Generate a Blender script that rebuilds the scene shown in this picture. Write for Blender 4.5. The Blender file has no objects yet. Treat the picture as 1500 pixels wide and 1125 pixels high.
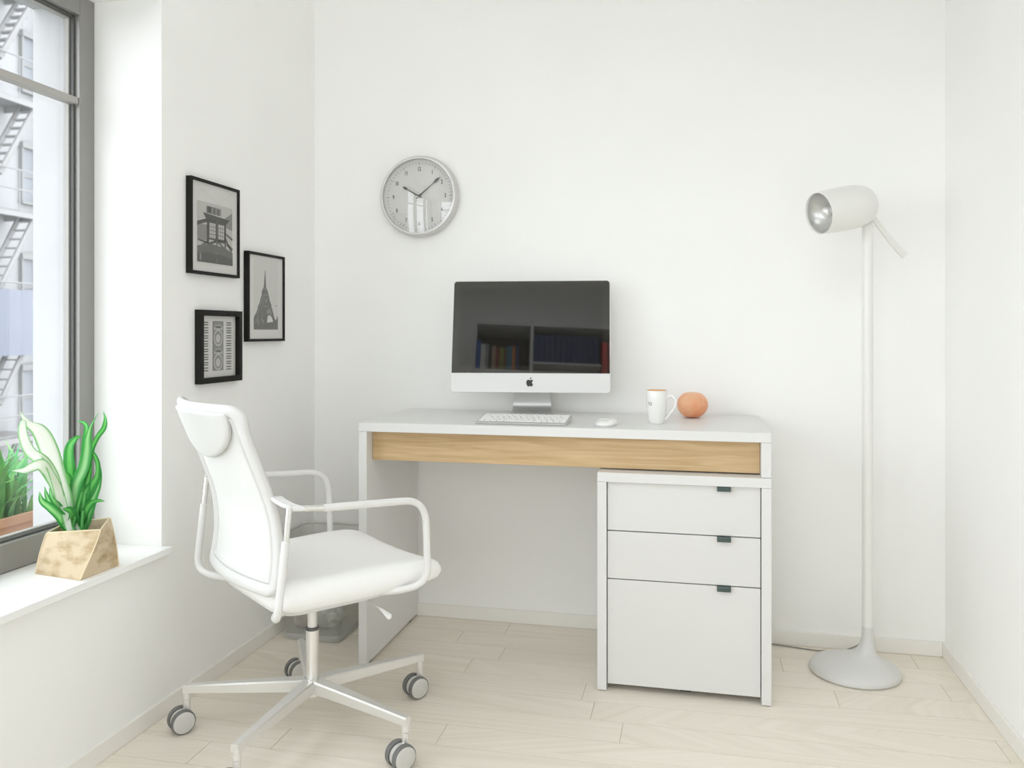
import bpy, bmesh, math, random
from mathutils import Vector, Matrix
random.seed(7)
scn = bpy.context.scene
col = scn.collection
PI = math.pi
R = math.radians

# ------------------------------------------------------------------ materials
def mat(name, color, rough=0.5, metal=0.0, spec=0.5, ior=None, emit=None, coat=0.0, trans=0.0, sheen=0.0, sss=0.0):
    m = bpy.data.materials.new(name); m.use_nodes = True
    b = m.node_tree.nodes['Principled BSDF']
    b.inputs['Base Color'].default_value = (*color, 1)
    b.inputs['Roughness'].default_value = rough
    b.inputs['Metallic'].default_value = metal
    b.inputs['Specular IOR Level'].default_value = spec
    if ior: b.inputs['IOR'].default_value = ior
    b.inputs['Coat Weight'].default_value = coat
    b.inputs['Transmission Weight'].default_value = trans
    b.inputs['Sheen Weight'].default_value = sheen
    if sss:
        b.inputs['Subsurface Weight'].default_value = sss
        b.inputs['Subsurface Radius'].default_value = (.02, .01, .005)
    if emit:
        b.inputs['Emission Color'].default_value = (*emit[0], 1)
        b.inputs['Emission Strength'].default_value = emit[1]
    return m

def noise_mat(name, c1, c2, scale=(1, 1, 1), nscale=8.0, detail=6, rough=0.5, bump=0.0, lo=.35, hi=.65, spec=0.5, attr=None, distort=0.0):
    m = mat(name, c1, rough, spec=spec)
    nt = m.node_tree; N = nt.nodes; Lk = nt.links; b = N['Principled BSDF']
    tc = N.new('ShaderNodeTexCoord'); mp = N.new('ShaderNodeMapping'); mp.inputs['Scale'].default_value = scale
    nz = N.new('ShaderNodeTexNoise'); nz.inputs['Scale'].default_value = nscale; nz.inputs['Detail'].default_value = detail
    nz.inputs['Distortion'].default_value = distort
    rp = N.new('ShaderNodeValToRGB')
    rp.color_ramp.elements[0].position = lo; rp.color_ramp.elements[0].color = (*c1, 1)
    rp.color_ramp.elements[1].position = hi; rp.color_ramp.elements[1].color = (*c2, 1)
    Lk.new(tc.outputs['Object'], mp.inputs['Vector']); Lk.new(mp.outputs['Vector'], nz.inputs['Vector'])
    Lk.new(nz.outputs['Fac'], rp.inputs['Fac'])
    out = rp.outputs['Color']
    if attr:
        at = N.new('ShaderNodeAttribute'); at.attribute_name = attr
        off = N.new('ShaderNodeVectorMath'); off.operation = 'MULTIPLY_ADD'
        off.inputs[1].default_value = (7.3, 11.7, 3.1)
        Lk.new(at.outputs['Color'], off.inputs[0]); Lk.new(mp.outputs['Vector'], off.inputs[2])
        Lk.new(off.outputs['Vector'], nz.inputs['Vector'])
        mx = N.new('ShaderNodeMix'); mx.data_type = 'RGBA'; mx.blend_type = 'MULTIPLY'; mx.inputs[0].default_value = 1
        r2 = N.new('ShaderNodeMapRange'); r2.inputs['To Min'].default_value = .955; r2.inputs['To Max'].default_value = 1.0
        Lk.new(at.outputs['Fac'], r2.inputs['Value'])
        Lk.new(out, mx.inputs[6]); Lk.new(r2.outputs['Result'], mx.inputs[7]); out = mx.outputs[2]
    Lk.new(out, b.inputs['Base Color'])
    if bump:
        bp = N.new('ShaderNodeBump'); bp.inputs['Strength'].default_value = bump; bp.inputs['Distance'].default_value = .002
        Lk.new(nz.outputs['Fac'], bp.inputs['Height']); Lk.new(bp.outputs['Normal'], b.inputs['Normal'])
    return m

def thin_glass(name, tint=(1, 1, 1), rough=0.0, ior=1.45, haze=0.0, hazecol=(.8, .8, .8)):
    """a thin clear pane: fresnel mix of straight-through transparency and a mirror-like coat"""
    m = bpy.data.materials.new(name); m.use_nodes = True
    nt = m.node_tree; N = nt.nodes; Lk = nt.links
    for n in list(N):
        if n.type != 'OUTPUT_MATERIAL': N.remove(n)
    out = [n for n in N if n.type == 'OUTPUT_MATERIAL'][0]
    t = N.new('ShaderNodeBsdfTransparent'); t.inputs['Color'].default_value = (*tint, 1)
    g = N.new('ShaderNodeBsdfGlossy'); g.inputs['Roughness'].default_value = rough
    fr = N.new('ShaderNodeFresnel'); 
    ge = N.new('ShaderNodeNewGeometry'); mr = N.new('ShaderNodeMapRange')
    mr.inputs['To Min'].default_value = ior; mr.inputs['To Max'].default_value = 1 / ior      # same reflectance from either side of the sheet
    Lk.new(ge.outputs['Backfacing'], mr.inputs['Value']); Lk.new(mr.outputs['Result'], fr.inputs['IOR'])
    mx = N.new('ShaderNodeMixShader')
    Lk.new(fr.outputs[0], mx.inputs[0]); Lk.new(t.outputs[0], mx.inputs[1]); Lk.new(g.outputs[0], mx.inputs[2])
    last = mx.outputs[0]
    if haze:
        d = N.new('ShaderNodeBsdfDiffuse'); d.inputs['Color'].default_value = (*hazecol, 1)
        m2 = N.new('ShaderNodeMixShader'); m2.inputs[0].default_value = haze
        Lk.new(last, m2.inputs[1]); Lk.new(d.outputs[0], m2.inputs[2]); last = m2.outputs[0]
    Lk.new(last, out.inputs['Surface'])
    return m

M = {}
M['wall'] = noise_mat('wall_paint', (.90, .897, .885), (.915, .912, .90), nscale=3, rough=.85, spec=.2)
M['wall_l'] = noise_mat('wall_paint_left', (.90, .897, .885), (.915, .912, .90), nscale=3, rough=.85, spec=.2)
M['ceil'] = mat('ceiling_paint', (.93, .925, .91), .9)
M['base'] = mat('baseboard_paint', (.86, .84, .80), .5)
M['sill'] = mat('sill_paint', (.88, .88, .87), .35)
M['floor'] = noise_mat('pale_laminate', (.785, .72, .625), (.85, .795, .705), scale=(.5, 11, 9), nscale=2.6, detail=9, rough=.42, lo=.28, hi=.62, attr='plank', distort=.18)
M['groove'] = mat('plank_groove', (.42, .36, .29), .8)
M['white'] = mat('white_lacquer', (.735, .732, .725), .38)
M['whitef'] = mat('white_drawer_front', (.72, .715, .705), .45)
M['oak'] = noise_mat('light_oak', (.50, .335, .165), (.66, .475, .27), scale=(1.2, 8, 22), nscale=3.2, detail=8, rough=.5, lo=.3, hi=.66, distort=.9)
M['handle'] = mat('dark_green_grey_metal', (.085, .115, .11), .35, .6)
M['darkfoot'] = mat('black_plastic', (.03, .03, .03), .5)
M['frame_b'] = mat('black_frame', (.013, .012, .010), .6, spec=.2)
M['paper'] = mat('mat_paper', (.66, .65, .63), .8)
M['photo_sky'] = mat('photo_sky_grey', (.50, .49, .465), .7)
M['photo_mid'] = mat('photo_mid_grey', (.24, .235, .22), .7)
M['photo_dark'] = mat('photo_dark_grey', (.12, .117, .108), .7)
M['photo_black'] = mat('photo_soot_grey', (.07, .068, .062), .7)
M['print_glass'] = thin_glass('picture_glass', ior=1.3)
M['silver'] = mat('brushed_rim', (.62, .61, .595), .38, .35)
M['silver_l'] = mat('pale_ring', (.86, .86, .85), .25, .2)
M['dial'] = mat('dial_face', (.68, .675, .66), .6)
M['ink'] = mat('grey_ink', (.075, .072, .068), .5)
M['clockglass'] = thin_glass('clock_glass', ior=1.9)
M['alu'] = mat('aluminium', (.78, .78, .775), .32, .55)
M['alu_d'] = mat('aluminium_stand', (.60, .60, .59), .35, .6)
M['chin'] = mat('anodised_white_aluminium', (.72, .72, .71), .42, .15)
M['screen'] = mat('black_screen_glass', (.014, .013, .011), .02, ior=1.76)
M['bezel'] = mat('screen_border', (.026, .024, .020), .02, ior=1.76)
M['logo'] = mat('logo_black', (.02, .02, .018), .3)
M['key'] = mat('keycap', (.84, .84, .83), .5)
M['kbd'] = mat('keyboard_tray', (.50, .50, .49), .35, .2)
M['ceramic'] = mat('white_ceramic', (.84, .835, .82), .12, coat=.5)
M['tan'] = mat('orange_tan_glaze', (.75, .42, .18), .25)
M['lampw'] = mat('lamp_enamel', (.80, .79, .765), .28)
M['lampb'] = mat('lamp_base_enamel', (.68, .675, .66), .35)
M['reflector'] = mat('reflector_silver', (.60, .60, .585), .34, .8)
M['bulb'] = mat('frosted_bulb', (.85, .85, .83), .08, .5)
M['cord'] = mat('grey_cord', (.30, .29, .27), .6)
M['cplast'] = mat('chair_white_plastic', (.69, .685, .675), .35)
M['ctube'] = mat('chair_white_tube', (.76, .755, .745), .25, coat=.3)
M['chrome'] = mat('polished_aluminium', (.83, .82, .80), .2, .85)
M['chrome_s'] = mat('satin_aluminium', (.80, .79, .77), .33, .6)
M['collar'] = mat('dark_collar', (.12, .12, .115), .4, .5)
M['tread'] = mat('grey_rubber', (.17, .17, .165), .6)
M['disc'] = mat('wheel_cap', (.62, .61, .59), .35, .2)
M['wframe'] = mat('grey_window_metal', (.30, .295, .28), .42, .3)
M['wframe_d'] = mat('dark_gasket', (.09, .09, .085), .5)
M['wframe_l'] = mat('pale_sash_bead', (.42, .41, .39), .4)
M['pane'] = thin_glass('window_glass', tint=(.97, .98, .98))
M['binp'] = thin_glass('clear_plastic', tint=(.93, .93, .92), ior=1.35, haze=.13, hazecol=(.8, .8, .78), rough=.15)
M['binr'] = thin_glass('clear_plastic_rim', tint=(.9, .9, .89), ior=1.4, haze=.45, hazecol=(.75, .75, .73), rough=.15)
M['soil'] = noise_mat('soil', (.02, .012, .008), (.07, .04, .025), nscale=60, rough=.95, bump=.6)
M['terra'] = noise_mat('terracotta', (.58, .31, .18), (.66, .37, .22), nscale=9, rough=.8)

def fabric(name, c, scale, strength):
    m = mat(name, c, .85, sheen=.2)
    nt = m.node_tree; N = nt.nodes; Lk = nt.links; b = N['Principled BSDF']
    tc = N.new('ShaderNodeTexCoord'); v = N.new('ShaderNodeTexVoronoi'); v.inputs['Scale'].default_value = scale
    bp = N.new('ShaderNodeBump'); bp.inputs['Strength'].default_value = strength; bp.inputs['Distance'].default_value = .001
    Lk.new(tc.outputs['Object'], v.inputs['Vector']); Lk.new(v.outputs['Distance'], bp.inputs['Height']); Lk.new(bp.outputs['Normal'], b.inputs['Normal'])
    return m
M['seat'] = fabric('white_seat_fabric', (.90, .895, .885), 500, .12)
M['mesh'] = fabric('white_back_mesh', (.74, .74, .73), 700, .2)

# birch bark like planter skin
def bark():
    m = noise_mat('birch_bark', (.40, .28, .145), (.62, .50, .34), scale=(14, 14, 26), nscale=1.6, detail=8, rough=.75, lo=.32, hi=.55, bump=.25)
    return m
M['bark'] = bark()
M['bark_edge'] = mat('bark_edge', (.72, .60, .40), .7)

def leaf(name, edge, mid, pos0=.25, pos1=.6):
    m = mat(name, edge, .4, sss=0)
    nt = m.node_tree; N = nt.nodes; Lk = nt.links; b = N['Principled BSDF']
    uv = N.new('ShaderNodeUVMap'); sp = N.new('ShaderNodeSeparateXYZ')
    ab = N.new('ShaderNodeMath'); ab.operation = 'SUBTRACT'; ab.inputs[1].default_value = .5
    a2 = N.new('ShaderNodeMath'); a2.operation = 'ABSOLUTE'
    m3 = N.new('ShaderNodeMath'); m3.operation = 'MULTIPLY'; m3.inputs[1].default_value = 2
    nz = N.new('ShaderNodeTexNoise'); nz.inputs['Scale'].default_value = 5
    mp = N.new('ShaderNodeMapping'); mp.inputs['Scale'].default_value = (6, .8, 1)
    ad = N.new('ShaderNodeMath'); ad.operation = 'MULTIPLY_ADD'; ad.inputs[1].default_value = .5
    rp = N.new('ShaderNodeValToRGB')
    e = rp.color_ramp.elements
    e[0].position = pos0; e[0].color = (*mid, 1); e[1].position = pos1; e[1].color = (*edge, 1)
    Lk.new(uv.outputs['UV'], sp.inputs[0]); Lk.new(sp.outputs[0], ab.inputs[0]); Lk.new(ab.outputs[0], a2.inputs[0]); Lk.new(a2.outputs[0], m3.inputs[0])
    Lk.new(uv.outputs['UV'], mp.inputs[0]); Lk.new(mp.outputs[0], nz.inputs['Vector'])
    sb = N.new('ShaderNodeMath'); sb.operation = 'SUBTRACT'; sb.inputs[1].default_value = .25
    Lk.new(nz.outputs['Fac'], ad.inputs[0]); Lk.new(m3.outputs[0], ad.inputs[2]); Lk.new(ad.outputs[0], sb.inputs[0]); Lk.new(sb.outputs[0], rp.inputs['Fac'])
    Lk.new(rp.outputs['Color'], b.inputs['Base Color'])
    # thin leaf lets light through
    tr = N.new('ShaderNodeBsdfTranslucent'); Lk.new(rp.outputs['Color'], tr.inputs['Color'])
    mx = N.new('ShaderNodeMixShader'); mx.inputs[0].default_value = .5
    out = [n for n in N if n.type == 'OUTPUT_MATERIAL'][0]
    Lk.new(b.outputs[0], mx.inputs[1]); Lk.new(tr.outputs[0], mx.inputs[2]); Lk.new(mx.outputs[0], out.inputs['Surface'])
    return m
M['leaf_green'] = leaf('green_leaf', (.09, .50, .12), (.30, .80, .26))
M['leaf_half'] = leaf('two_tone_leaf', (.10, .54, .14), (.58, .90, .52), .15, .7)  # green at the edges, paler along the middle
M['leaf_pale'] = leaf('window_lit_leaf', (.34, .74, .30), (.96, .975, .93), .68, .98)  # window overexposure put into the colour as near-white left leaves

# ------------------------------------------------------------------ helpers
def link(o, parent=None):
    col.objects.link(o)
    if parent: o.parent = parent
    return o

def smooth(me, ang=40):
    me.polygons.foreach_set('use_smooth', [True] * len(me.polygons))
    try:
        me.set_sharp_from_angle(angle=R(ang))
    except Exception:
        pass

def obj(name, bm, mats, parent=None, sm=None, bevel=0, seg=2, loc=None):
    me = bpy.data.meshes.new(name)
    bmesh.ops.recalc_face_normals(bm, faces=bm.faces[:])
    bm.to_mesh(me); bm.free()
    for m in (mats if isinstance(mats, (list, tuple)) else [mats]):
        me.materials.append(m)
    if sm: smooth(me, sm)
    o = bpy.data.objects.new(name, me)
    link(o, parent)
    if loc: o.location = loc
    if bevel:
        b = o.modifiers.new('bevel', 'BEVEL'); b.width = bevel; b.segments = seg; b.limit_method = 'ANGLE'; b.angle_limit = R(35)
        if not sm: smooth(me, 35)
    return o

def thing(name, label, cat, loc=(0, 0, 0), rz=0, group=None):
    o = bpy.data.objects.new(name, None); o.empty_display_size = .05
    o.location = loc; o.rotation_euler = (0, 0, rz); link(o)
    return tag(o, label, cat, group)

def tag(o, label, cat, group=None, kind=None):
    o['label'] = label; o['category'] = cat
    if group: o['group'] = group
    if kind: o['kind'] = kind
    return o

def struct(o, label=None, cat=None):
    o['kind'] = 'structure'
    if label: o['label'] = label
    if cat: o['category'] = cat
    return o

def box(bm, x0, x1, y0, y1, z0, z1, mi=0):
    vs = [bm.verts.new((x, y, z)) for z in (z0, z1) for y in (y0, y1) for x in (x0, x1)]
    fs = [(0, 1, 3, 2), (4, 6, 7, 5), (0, 4, 5, 1), (2, 3, 7, 6), (0, 2, 6, 4), (1, 5, 7, 3)]
    out = []
    for f in fs:
        F = bm.faces.new([vs[i] for i in f]); F.material_index = mi; out.append(F)
    return vs

def B(*boxes):
    bm = bmesh.new()
    for b in boxes: box(bm, *b)
    return bm

def fillet(pts, rad, n=6):
    pts = [Vector(p) for p in pts]; out = [pts[0]]
    for i in range(1, len(pts) - 1):
        r = rad[i] if isinstance(rad, (list, tuple)) else rad
        a, b, c = pts[i - 1], pts[i], pts[i + 1]
        u = (a - b); v = (c - b); k = min(r, u.length * .49, v.length * .49)
        p = b + u.normalized() * k; q = b + v.normalized() * k
        for j in range(n + 1):
            t = j / n
            out.append((1 - t) ** 2 * p + 2 * t * (1 - t) * b + t * t * q)
    out.append(pts[-1]); return out

def tube(bm, pts, r, seg=14, mi=0, cap=True, round_end=False, closed=False):
    pts = [Vector(p) for p in pts]; n = len(pts)
    rr = r if isinstance(r, (list, tuple)) else [r] * n
    if round_end:
        d0 = (pts[0] - pts[1]).normalized(); d1 = (pts[-1] - pts[-2]).normalized()
        pts = [pts[0] + d0 * rr[0] * k for k in (.95, .7, .38)] + pts + [pts[-1] + d1 * rr[-1] * k for k in (.38, .7, .95)]
        rr = [rr[0] * k for k in (.25, .7, .93)] + list(rr) + [rr[-1] * k for k in (.93, .7, .25)]
        n = len(pts)
    T = []
    for i in range(n):
        if closed: t = pts[(i + 1) % n] - pts[i - 1]
        else: t = pts[min(i + 1, n - 1)] - pts[max(i - 1, 0)]
        T.append(t.normalized())
    up = Vector((0, 0, 1)) if abs(T[0].z) < .9 else Vector((1, 0, 0))
    nrm = T[0].cross(up).normalized(); rings = []
    for i in range(n):
        if i:
            ax = T[i - 1].cross(T[i])
            if ax.length > 1e-8:
                nrm = Matrix.Rotation(T[i - 1].angle(T[i]), 3, ax.normalized()) @ nrm
        bn = T[i].cross(nrm).normalized(); nrm = bn.cross(T[i]).normalized()
        rings.append([bm.verts.new(pts[i] + (nrm * math.cos(2 * PI * k / seg) + bn * math.sin(2 * PI * k / seg)) * rr[i]) for k in range(seg)])
    m = n if closed else n - 1
    for i in range(m):
        a, b = rings[i], rings[(i + 1) % n]
        for k in range(seg):
            f = bm.faces.new((a[k], a[(k + 1) % seg], b[(k + 1) % seg], b[k])); f.material_index = mi
    if cap and not closed:
        bm.faces.new(rings[0][::-1]).material_index = mi; bm.faces.new(rings[-1]).material_index = mi
    return rings

def frame_from(axis):
    a = Vector(axis).normalized()
    up = Vector((0, 0, 1)) if abs(a.z) < .95 else Vector((1, 0, 0))
    x = up.cross(a).normalized(); y = a.cross(x).normalized()
    return a, x, y

def lathe(bm, prof, origin=(0, 0, 0), axis=(0, 0, 1), seg=48, mi=0, shift=None, mis=None):
    """prof: list of (radius, distance along axis)"""
    a, x, y = frame_from(axis); o = Vector(origin); rings = []
    for i, (r, s) in enumerate(prof):
        c = o + a * s + (Vector(shift[i]) if shift else Vector())
        if r < 1e-6: rings.append([bm.verts.new(c)])
        else: rings.append([bm.verts.new(c + (x * math.cos(2 * PI * k / seg) + y * math.sin(2 * PI * k / seg)) * r) for k in range(seg)])
    for i in range(len(rings) - 1):
        p, q = rings[i], rings[i + 1]; m_ = mis[i] if mis else mi
        for k in range(seg):
            k2 = (k + 1) % seg
            if len(p) == 1 and len(q) == 1: continue
            if len(p) == 1: f = bm.faces.new((p[0], q[k2], q[k]))
            elif len(q) == 1: f = bm.faces.new((p[k], p[k2], q[0]))
            else: f = bm.faces.new((p[k], p[k2], q[k2], q[k]))
            f.material_index = m_
    return rings

def loft(bm, loops, cap0=True, cap1=True, mi=0):
    rs = [[bm.verts.new(p) for p in lp] for lp in loops]; n = len(rs[0])
    for a, b in zip(rs, rs[1:]):
        for k in range(n):
            bm.faces.new((a[k], a[(k + 1) % n], b[(k + 1) % n], b[k])).material_index = mi
    if cap0: bm.faces.new(rs[0][::-1]).material_index = mi
    if cap1: bm.faces.new(rs[-1]).material_index = mi
    return rs

def rrect(hx, hy, r, n=6, cx=0, cy=0):
    out = []
    for (sx, sy, a0) in ((1, 1, 0), (-1, 1, 90), (-1, -1, 180), (1, -1, 270)):
        for k in range(n + 1):
            a = R(a0 + 90 * k / n)
            out.append((cx + sx * (hx - r) + r * math.cos(a), cy + sy * (hy - r) + r * math.sin(a)))
    return out

def prism(bm, pts2, w0, w1, f, mi=0, mi_side=None):
    """extrude a 2-D outline; f maps (a, b, w) to a point"""
    a = [bm.verts.new(f(p[0], p[1], w0)) for p in pts2]; b = [bm.verts.new(f(p[0], p[1], w1)) for p in pts2]
    n = len(pts2)
    for k in range(n):
        bm.faces.new((a[k], a[(k + 1) % n], b[(k + 1) % n], b[k])).material_index = mi if mi_side is None else mi_side
    bm.faces.new(a[::-1]).material_index = mi; bm.faces.new(b).material_index = mi

def catmull(pts, n=6):
    P_ = [Vector(p) for p in pts]; P_ = [2 * P_[0] - P_[1]] + P_ + [2 * P_[-1] - P_[-2]]
    out = []
    for i in range(1, len(P_) - 2):
        for j in range(n):
            t = j / n
            out.append(.5 * ((2 * P_[i]) + (P_[i + 1] - P_[i - 1]) * t + (2 * P_[i - 1] - 5 * P_[i] + 4 * P_[i + 1] - P_[i + 2]) * t * t + (3 * P_[i] - P_[i - 1] - 3 * P_[i + 1] + P_[i + 2]) * t ** 3))
    out.append(P_[-2]); return out

def lerp_tab(tab, x):
    if x <= tab[0][0]: return tab[0][1]
    for (a, b), (c, d) in zip(tab, tab[1:]):
        if x <= c: return b + (d - b) * (x - a) / (c - a)
    return tab[-1][1]

def text_bm(bm, txt, size, f, sx=1.0, mi=0, depth=.0004, bold=0):
    """mesh of a word; f maps (x, y, z) of the flat lettering to a point"""
    cu = bpy.data.curves.new('lettering', 'FONT'); cu.body = txt; cu.size = size; cu.align_x = 'CENTER'; cu.align_y = 'CENTER'
    cu.extrude = depth; cu.resolution_u = 3; cu.offset = bold
    o = bpy.data.objects.new('lettering', cu); col.objects.link(o)
    dg = bpy.context.evaluated_depsgraph_get(); me = bpy.data.meshes.new_from_object(o.evaluated_get(dg))
    off = len(bm.verts)
    vs = [bm.verts.new(f(v.co.x * sx, v.co.y, v.co.z)) for v in me.vertices]
    for p in me.polygons:
        try: bm.faces.new([vs[i] for i in p.vertices]).material_index = mi
        except ValueError: pass
    bpy.data.objects.remove(o); bpy.data.curves.remove(cu); bpy.data.meshes.remove(me)

SKY = 6
EXPO = -0.47
SUN = 0
SUNDIR = (.8, .25, -.5)
LEAVES = [
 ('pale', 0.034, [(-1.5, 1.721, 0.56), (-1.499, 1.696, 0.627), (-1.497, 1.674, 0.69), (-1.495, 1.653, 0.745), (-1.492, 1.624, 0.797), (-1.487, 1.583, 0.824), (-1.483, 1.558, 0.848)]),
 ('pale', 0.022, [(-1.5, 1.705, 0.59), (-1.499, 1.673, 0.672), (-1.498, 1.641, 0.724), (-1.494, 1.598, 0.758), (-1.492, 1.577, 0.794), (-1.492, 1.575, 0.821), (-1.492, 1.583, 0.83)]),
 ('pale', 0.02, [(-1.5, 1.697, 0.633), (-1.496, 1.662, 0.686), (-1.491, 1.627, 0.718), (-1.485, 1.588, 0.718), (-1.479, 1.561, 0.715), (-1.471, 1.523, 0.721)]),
 ('half', 0.017, [(-1.5, 1.721, 0.548), (-1.496, 1.685, 0.586), (-1.491, 1.649, 0.614), (-1.486, 1.623, 0.634), (-1.481, 1.611, 0.657)]),
 ('half', 0.011, [(-1.5, 1.721, 0.569), (-1.5, 1.689, 0.608), (-1.499, 1.669, 0.632), (-1.499, 1.661, 0.656)]),
 ('half', 0.01, [(-1.5, 1.705, 0.59), (-1.504, 1.679, 0.607), (-1.508, 1.663, 0.636), (-1.513, 1.66, 0.66)]),
 ('green', 0.024, [(-1.498, 1.735, 0.542), (-1.489, 1.72, 0.57), (-1.478, 1.699, 0.595), (-1.466, 1.665, 0.608)]),
 ('green', 0.016, [(-1.496, 1.736, 0.554), (-1.5, 1.733, 0.605), (-1.5, 1.725, 0.651), (-1.5, 1.717, 0.679), (-1.5, 1.704, 0.687)]),
 ('green', 0.02, [(-1.491, 1.739, 0.553), (-1.501, 1.738, 0.625), (-1.506, 1.734, 0.685), (-1.509, 1.737, 0.739), (-1.506, 1.751, 0.761), (-1.497, 1.762, 0.768)]),
 ('half', 0.02, [(-1.487, 1.742, 0.541), (-1.494, 1.736, 0.596), (-1.489, 1.736, 0.65), (-1.475, 1.744, 0.691), (-1.468, 1.746, 0.733), (-1.466, 1.746, 0.766), (-1.459, 1.748, 0.795), (-1.444, 1.755, 0.826)]),
 ('green', 0.022, [(-1.48, 1.746, 0.552), (-1.482, 1.748, 0.606), (-1.469, 1.758, 0.643), (-1.459, 1.767, 0.669), (-1.46, 1.769, 0.705), (-1.472, 1.764, 0.739)]),
 ('green', 0.011, [(-1.476, 1.749, 0.642), (-1.469, 1.758, 0.725), (-1.46, 1.769, 0.763), (-1.449, 1.781, 0.786), (-1.448, 1.787, 0.807), (-1.454, 1.788, 0.826)]),
 ('green', 0.01, [(-1.476, 1.749, 0.666), (-1.482, 1.753, 0.716), (-1.484, 1.759, 0.751), (-1.485, 1.766, 0.787), (-1.495, 1.768, 0.8), (-1.511, 1.766, 0.804)]),
 ('green', 0.013, [(-1.48, 1.746, 0.552), (-1.468, 1.744, 0.586), (-1.453, 1.743, 0.607), (-1.437, 1.744, 0.613), (-1.417, 1.746, 0.612)]),
 ('half', 0.016, [(-1.478, 1.747, 0.54), (-1.475, 1.757, 0.574), (-1.469, 1.768, 0.614), (-1.465, 1.779, 0.64), (-1.465, 1.786, 0.672), (-1.47, 1.791, 0.699)]),
 ('green', 0.022, [(-1.487, 1.742, 0.538), (-1.489, 1.74, 0.568), (-1.48, 1.746, 0.612), (-1.469, 1.753, 0.659), (-1.462, 1.757, 0.701)]),
 ('half', 0.012, [(-1.494, 1.738, 0.541), (-1.505, 1.727, 0.579), (-1.51, 1.72, 0.628), (-1.515, 1.722, 0.675)]),
 ('green', 0.018, [(-1.485, 1.743, 0.541), (-1.492, 1.75, 0.581), (-1.49, 1.762, 0.63), (-1.502, 1.767, 0.68), (-1.509, 1.774, 0.718)]),
]
# ------------------------------------------------------------------ the room
XL, XR, YB, YF, HC = -1.395, 0.769, 2.836, -1.22, 3.0
WY0, WY1, WZ0, WZ1 = -0.75, 1.935, 0.435, 1.924      # window opening in the left wall
XO = -1.80                                            # outer face of the left wall

M['render'] = noise_mat('outer_render', (.52, .52, .525), (.55, .55, .552), nscale=5, rough=.9)
# floor: planks laid along X in rows, joints where the photograph shows them
ROWW = .1088
bm = bmesh.new(); lay = bm.loops.layers.color.new('plank')
joints = {0: [-.778, .257], 1: [-.606], 2: [-.685, .384], 3: [-.313], 4: [-.275, .732], 6: [-.635], 7: [-1.024], 8: [-1.186]}
y1 = 2.7125; rows = []
k = -2
while True:
    top = 2.7125 - ROWW * k; bot = top - ROWW
    if bot < YF - .1: break
    js = joints.get(k)
    if js is None: js = [(-1.3 + (k * 0.437) % 1.1)] if k > 8 or k < 0 else [.1 + .3 * math.sin(k)]
    rnd = random.Random(k)
    xs = sorted(set([XO] + [j for j in js] + ([js[0] + 1.3] if len(js) == 1 and js[0] + 1.3 < XR else []) + [XR + .05]))
    for a, b in zip(xs, xs[1:]):
        g = .0007
        n0 = len(bm.faces)
        box(bm, a + g, b - g, max(bot, YF) + g, min(top, YB + .02) - g, -.02, 0, 0)
        bm.faces.ensure_lookup_table(); v = rnd.random()
        for f in bm.faces[n0:]:
            for lp in f.loops: lp[lay] = (v, rnd.random(), v, 1)
    k += 1
box(bm, XO, XR + .05, YF, YB + .02, -.05, -.0012, 1)
struct(obj('floor', bm, [M['floor'], M['groove']]), 'pale whitewashed wood plank floor', 'floor')

SX0, SX1, SY0, SY1 = -1.05, .40, -.75, .75            # opening for an unseen skylight, added for overhead fill light
struct(obj('ceiling', B((XO, XR + .15, YF - .15, SY0, HC, HC + .1), (XO, XR + .15, SY1, YB + .15, HC, HC + .1), (XO, SX0, SY0, SY1, HC, HC + .1), (SX1, XR + .15, SY0, SY1, HC, HC + .1)), M['ceil']), 'white ceiling', 'ceiling')
struct(obj('wall_back', B((XO, XR + .15, YB, YB + .15, -.05, HC)), M['wall']), 'plain white back wall behind the desk', 'wall')
struct(obj('wall_right', B((XR, XR + .15, YF, YB, -.05, HC)), M['wall']), 'plain white wall right of the floor lamp', 'wall')
w2 = bpy.data.objects.new('added_skylight', None); w2.location = (SX0, SY0, HC); link(w2); struct(w2, 'unseen flat skylight added above the viewpoint for fill light', 'window')
def spart(n, bm, m):
    o = obj(n, bm, m, w2); o.location = (-SX0, -SY0, -HC)
spart('window_frame', B((SX0, SX1, SY0, SY0 + .05, HC + .06, HC + .12), (SX0, SX1, SY1 - .05, SY1, HC + .06, HC + .12), (SX0, SX0 + .05, SY0 + .05, SY1 - .05, HC + .06, HC + .12), (SX1 - .05, SX1, SY0 + .05, SY1 - .05, HC + .06, HC + .12)), M['base'])  # frame of the added unseen skylight
spart('window_pane', B((SX0 + .05, SX1 - .05, SY0 + .05, SY1 - .05, HC + .088, HC + .094)), M['pane'])  # pane of the added unseen skylight
FWX0, FWX1, FWZ0, FWZ1 = -1.36, .10, .70, 1.95      # unseen window added behind the viewpoint for frontal fill light
struct(obj('wall_front', B((XO, FWX0, YF - .15, YF, -.05, HC), (FWX1, XR + .15, YF - .15, YF, -.05, HC), (FWX0, FWX1, YF - .15, YF, -.05, FWZ0), (FWX0, FWX1, YF - .15, YF, FWZ1, HC)), M['wall']), 'white wall behind the bookcase', 'wall')
XI = -1.657
struct(obj('wall_outer', B(
    (XO, XI, YF, YB, -.05, WZ0), (XO, XI, YF, YB, WZ1, HC),
    (XO, XI, WY1, YB, WZ0, WZ1), (XO, XI, YF, WY0, WZ0, WZ1)), M['render']), 'grey rendered outer skin of the window wall', 'wall')
struct(obj('wall_left', B(
    (XI, XL, YF, YB, -.05, WZ0), (XI, XL, YF, YB, WZ1, HC),
    (XI, XL, WY1, YB, WZ0, WZ1), (XI, XL, YF, WY0, WZ0, WZ1)), M['wall_l']), 'white wall with the window and three framed pictures', 'wall')
bh, bt = .046, .010
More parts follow.
